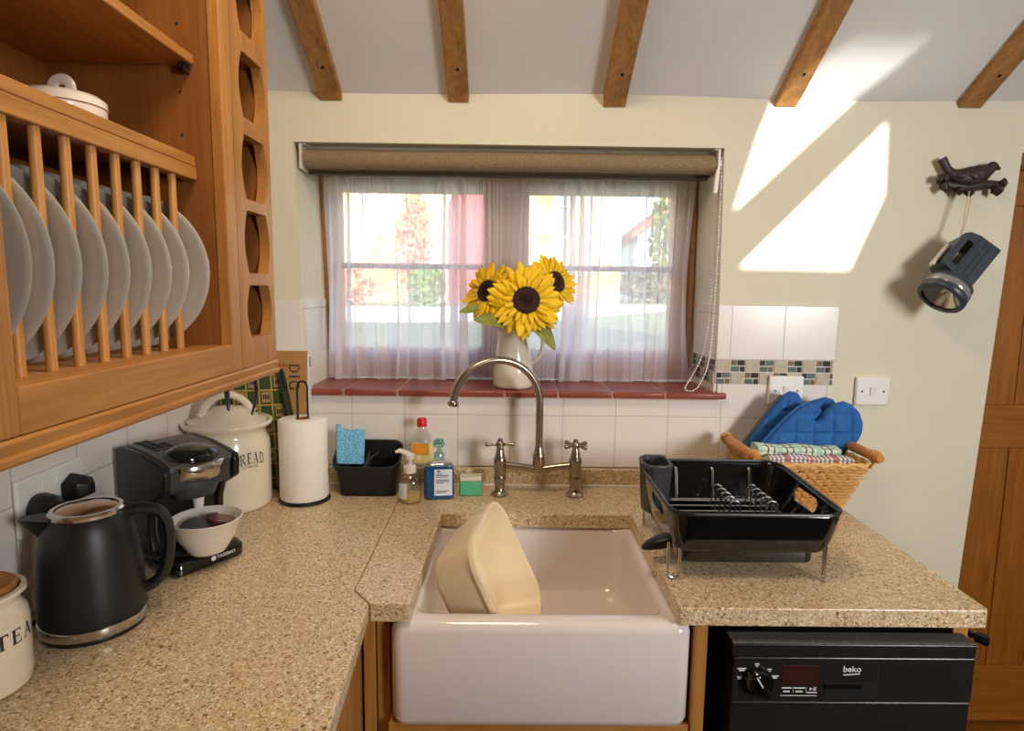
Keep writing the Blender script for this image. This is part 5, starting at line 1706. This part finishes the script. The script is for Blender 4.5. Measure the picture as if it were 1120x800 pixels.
# ------------------------------------------------------------------ bird hook and hanging torch
bh = thing('bird_hook', (1.085, 0, 1.74), 'dark cast iron wall hook shaped as a bird on a branch', 'hook')
YB = -.018
g = G()
def body(pts, rad, n=14, fl=.62):
    g.tube(bez(pts, 5), [v_ for v_ in rad], n, flat=fl)
def interp(r, n=5):
    out = []
    for a_, b_ in zip(r, r[1:]): out += [a_ + (b_ - a_) * i / n for i in range(n)]
    return out + [r[-1]]
body([(1.008, YB + .006, 1.832), (1.026, YB + .003, 1.802), (1.048, YB, 1.786), (1.080, YB - .003, 1.784), (1.112, YB - .003, 1.792), (1.132, YB - .002, 1.803), (1.146, YB - .001, 1.811), (1.166, YB, 1.805)], interp([.012, .011, .018, .026, .025, .0165, .0145, .0015]))
g.build('bird', 'iron', bh, smooth=60)
g = G()
body([(1.062, YB - .014, 1.793), (1.088, YB - .018, 1.782), (1.110, YB - .015, 1.776)], interp([.004, .011, .003]), 10, .5)
body([(1.036, YB - .008, 1.785), (1.055, YB - .013, 1.784), (1.08, YB - .015, 1.789)], interp([.002, .007, .004]), 10, .5)
g.build('wing', 'iron', bh, smooth=60)
g = G()
body([(1.006, YB + .010, 1.776), (1.040, YB + .008, 1.762), (1.075, YB + .007, 1.760), (1.110, YB + .007, 1.764), (1.150, YB + .008, 1.766), (1.178, YB + .009, 1.770)], interp([.008, .013, .016, .015, .012, .006]), 12, .8)
g.build('branch', 'iron', bh, smooth=60)
for (x, z, dx, dz, L, w) in ((1.010, 1.775, -.6, .5, .018, .010), (1.030, 1.758, -.95, -.15, .028, .011), (1.052, 1.756, .25, -1, .022, .010), (1.150, 1.762, .35, -.8, .030, .013), (1.165, 1.768, .95, .1, .022, .009), (1.032, 1.774, -.9, .45, .03, .008)):
    g = G()
    d = Vector((dx, 0, dz)).normalized()
    body([(x, YB + .004, z), tuple(Vector((x, YB - .006, z)) + d * L * .5), tuple(Vector((x, YB - .002, z)) + d * L)], interp([.004, w * 1.5, .003]), 10, .45)
    g.build('leaf', 'iron', bh, smooth=60)
g = G().tube(bez([(1.072, YB + .004, 1.757), (1.073, YB - .004, 1.742), (1.074, YB - .018, 1.733), (1.074, YB - .030, 1.738), (1.074, YB - .033, 1.747)], 5), .0048, 10)
g.build('peg_hook', 'iron', bh)
g = G().lathe([(0, 0), (.016, 0), (.015, .012), (0, .013)], 20, T=Matrix.Translation((1.085, .0055, 1.777)) @ Matrix.Rotation(PI / 2, 4, 'X'))
g.build('wall_boss', 'iron', bh)

# torch: x axis along the barrel towards the lens, z towards the handle
ax_ = Vector((-.66, -.20, -.72)).normalized()
cam_dir = Vector((-.58, -.81, 0)); nf = (cam_dir - ax_ * cam_dir.dot(ax_)).normalized()
up_ = nf.cross(ax_); up_ = up_ if up_.z > 0 else -up_
up_ = (up_ * math.cos(.30) + nf * math.sin(.30)).normalized()
sd_ = up_.cross(ax_).normalized()
Tm = Matrix((ax_, sd_, up_)).transposed().to_4x4()
tc = (1.044, -.080, 1.547)
TT = Matrix.Translation(tc) @ Tm @ Matrix.Scale(.93, 4)
to = thing('torch', tc, 'slate blue lantern torch hanging by a cord from the bird hook', 'torch')
outer = [(-.080, -.046), (.058, -.046), (.060, .018), (.052, .052), (.036, .058), (-.058, .058), (-.072, .046), (-.080, .02)]
slotp = [(-.046, .020), (.034, .020), (.040, .026), (.036, .040), (-.044, .040), (-.050, .034)]
v, f = holes(outer, [slotp], .064)
g = G().add([(a, c, b) for a, b, c in v], f, 0, TT)
g.build('housing', 'torch', to, smooth=0, bevel=.006, seg=3)
g = G()
for z in (.012, -.008, -.022):
    g.box(-.072, .05, -.0345, -.0315, z - .0035, z + .0035, T=TT).box(-.072, .05, .0315, .0345, z - .0035, z + .0035, T=TT)
g.build('ribs', 'torch', to, smooth=0, bevel=.001)
TL = TT @ Matrix.Translation((.058, 0, -.010)) @ Matrix.Rotation(PI / 2, 4, 'Y')
G().lathe([(0, .0), (.040, .0), (.052, .008), (.058, .014), (.058, .028)], 40, T=TL).build('collar', 'torch', to, smooth=50)
G().lathe([(.052, .0285), (.0605, .0285), (.0615, .032), (.0615, .046), (.060, .0485), (.052, .0485)], 40, T=TL).build('clear_ring', 'torchclear', to, smooth=50)
G().lathe([(.050, .0490), (.0625, .0490), (.063, .052), (.0625, .066), (.059, .069), (.0515, .069), (.050, .064)], 40, T=TL).build('bezel', 'torch', to, smooth=50)
G().lathe([(0, .018), (.012, .022), (.03, .036), (.049, .060)], 36, T=TL).build('reflector', 'torchlens', to, smooth=50)
G().sphere((0, 0, .030), .006, 12, T=TL).build('bulb', 'white', to)
G().lathe([(0, .0625), (.0498, .0625), (.0498, .0645), (0, .0645)], 36, T=TL).build('lens', 'pane', to)
g = G().box(-.02, .06, -.010, .010, .060, .070, T=TT)
g.build('switch', 'offwhite', to, smooth=0, bevel=.004)
top_ = TT @ Vector((-.066, 0, .050))
g = G()
hk = Vector((1.074, YB - .024, 1.7415))
g.tube(bez([tuple(hk + Vector((-.004, 0, 0))), tuple((hk + top_) / 2 + Vector((-.004, 0, 0))), tuple(top_ + Vector((0, 0, .004)))], 6), .0016, 6)
g.tube(bez([tuple(hk + Vector((.004, 0, 0))), tuple((hk + top_) / 2 + Vector((.004, 0, 0))), tuple(top_ + Vector((0, 0, .004)))], 6), .0016, 6)
g.tube([tuple(top_), tuple(top_ + Vector((0, 0, .02)))], .003, 6)
g.build('cord', 'string', to)

# ------------------------------------------------------------------ light
def area(name, loc, target, size, power, col, sy=None, spread=180):
    l = bpy.data.lights.new(name, 'AREA')
    l.energy = power; l.color = col; l.size = size
    if sy: l.shape = 'RECTANGLE'; l.size_y = sy
    l.spread = math.radians(spread)
    o = bpy.data.objects.new(name, l); COL.objects.link(o)
    o.location = loc
    o.rotation_euler = (Vector(target) - Vector(loc)).to_track_quat('-Z', 'Y').to_euler()
    return o
sun = bpy.data.lights.new('sun', 'SUN')
sun.energy = 12.0; sun.angle = math.radians(.45); sun.color = (1, .97, .92)
so_ = bpy.data.objects.new('sun', sun); COL.objects.link(so_)
so_.rotation_euler = SUN.to_track_quat('-Z', 'Y').to_euler()
so_.location = (3, -6, 5)
area('unseen_room_light', (1.95, -2.95, 1.75), (.30, 0, 1.05), .55, 20, (1, .97, .95), .9, 100)
area('warm_fill_light', (-.27, -.98, 2.42), (-.3, -.6, 1.0), .4, 9.5, (1, .79, .56))
W = bpy.data.worlds.new('sky'); SC.world = W; W.use_nodes = True
nt = W.node_tree
sk_ = nt.nodes.new('ShaderNodeTexSky'); sk_.sky_type = 'NISHITA'; sk_.sun_disc = False
sk_.sun_elevation = math.radians(25); sk_.sun_rotation = math.radians(200); sk_.altitude = 50
bg = nt.nodes['Background']; bg.inputs['Strength'].default_value = .8
nt.links.new(sk_.outputs[0], bg.inputs['Color'])

# ------------------------------------------------------------------ camera
f_px = 673.05
cam = bpy.data.cameras.new('camera'); cam.sensor_width = 36; cam.sensor_fit = 'HORIZONTAL'
cam.lens = f_px / 1120 * 36; cam.clip_start = .02; cam.clip_end = 300
co = bpy.data.objects.new('camera', cam); COL.objects.link(co)
pt, yw, rl = .1219, .0093, .0128
fw = Vector((math.sin(yw) * math.cos(pt), math.cos(yw) * math.cos(pt), -math.sin(pt)))
r0 = Vector((math.cos(yw), -math.sin(yw), 0)); u0 = r0.cross(fw)
r_ = r0 * math.cos(rl) + u0 * math.sin(rl); u_ = -r0 * math.sin(rl) + u0 * math.cos(rl)
co.matrix_world = Matrix.Translation((-.1629, -1.7223, 1.464)) @ Matrix((r_, u_, -fw)).transposed().to_4x4()
SC.camera = co
SC.view_settings.view_transform = 'Standard'; SC.view_settings.look = 'None'
SC.view_settings.exposure = 0; SC.view_settings.gamma = 1; SC.view_settings.use_curve_mapping = False
SC.cycles.use_denoising = True
SC.cycles.max_bounces = 10; SC.cycles.diffuse_bounces = 5; SC.cycles.transparent_max_bounces = 24
SC.cycles.sample_clamp_indirect = 6; SC.cycles.caustics_reflective = False; SC.cycles.caustics_refractive = False
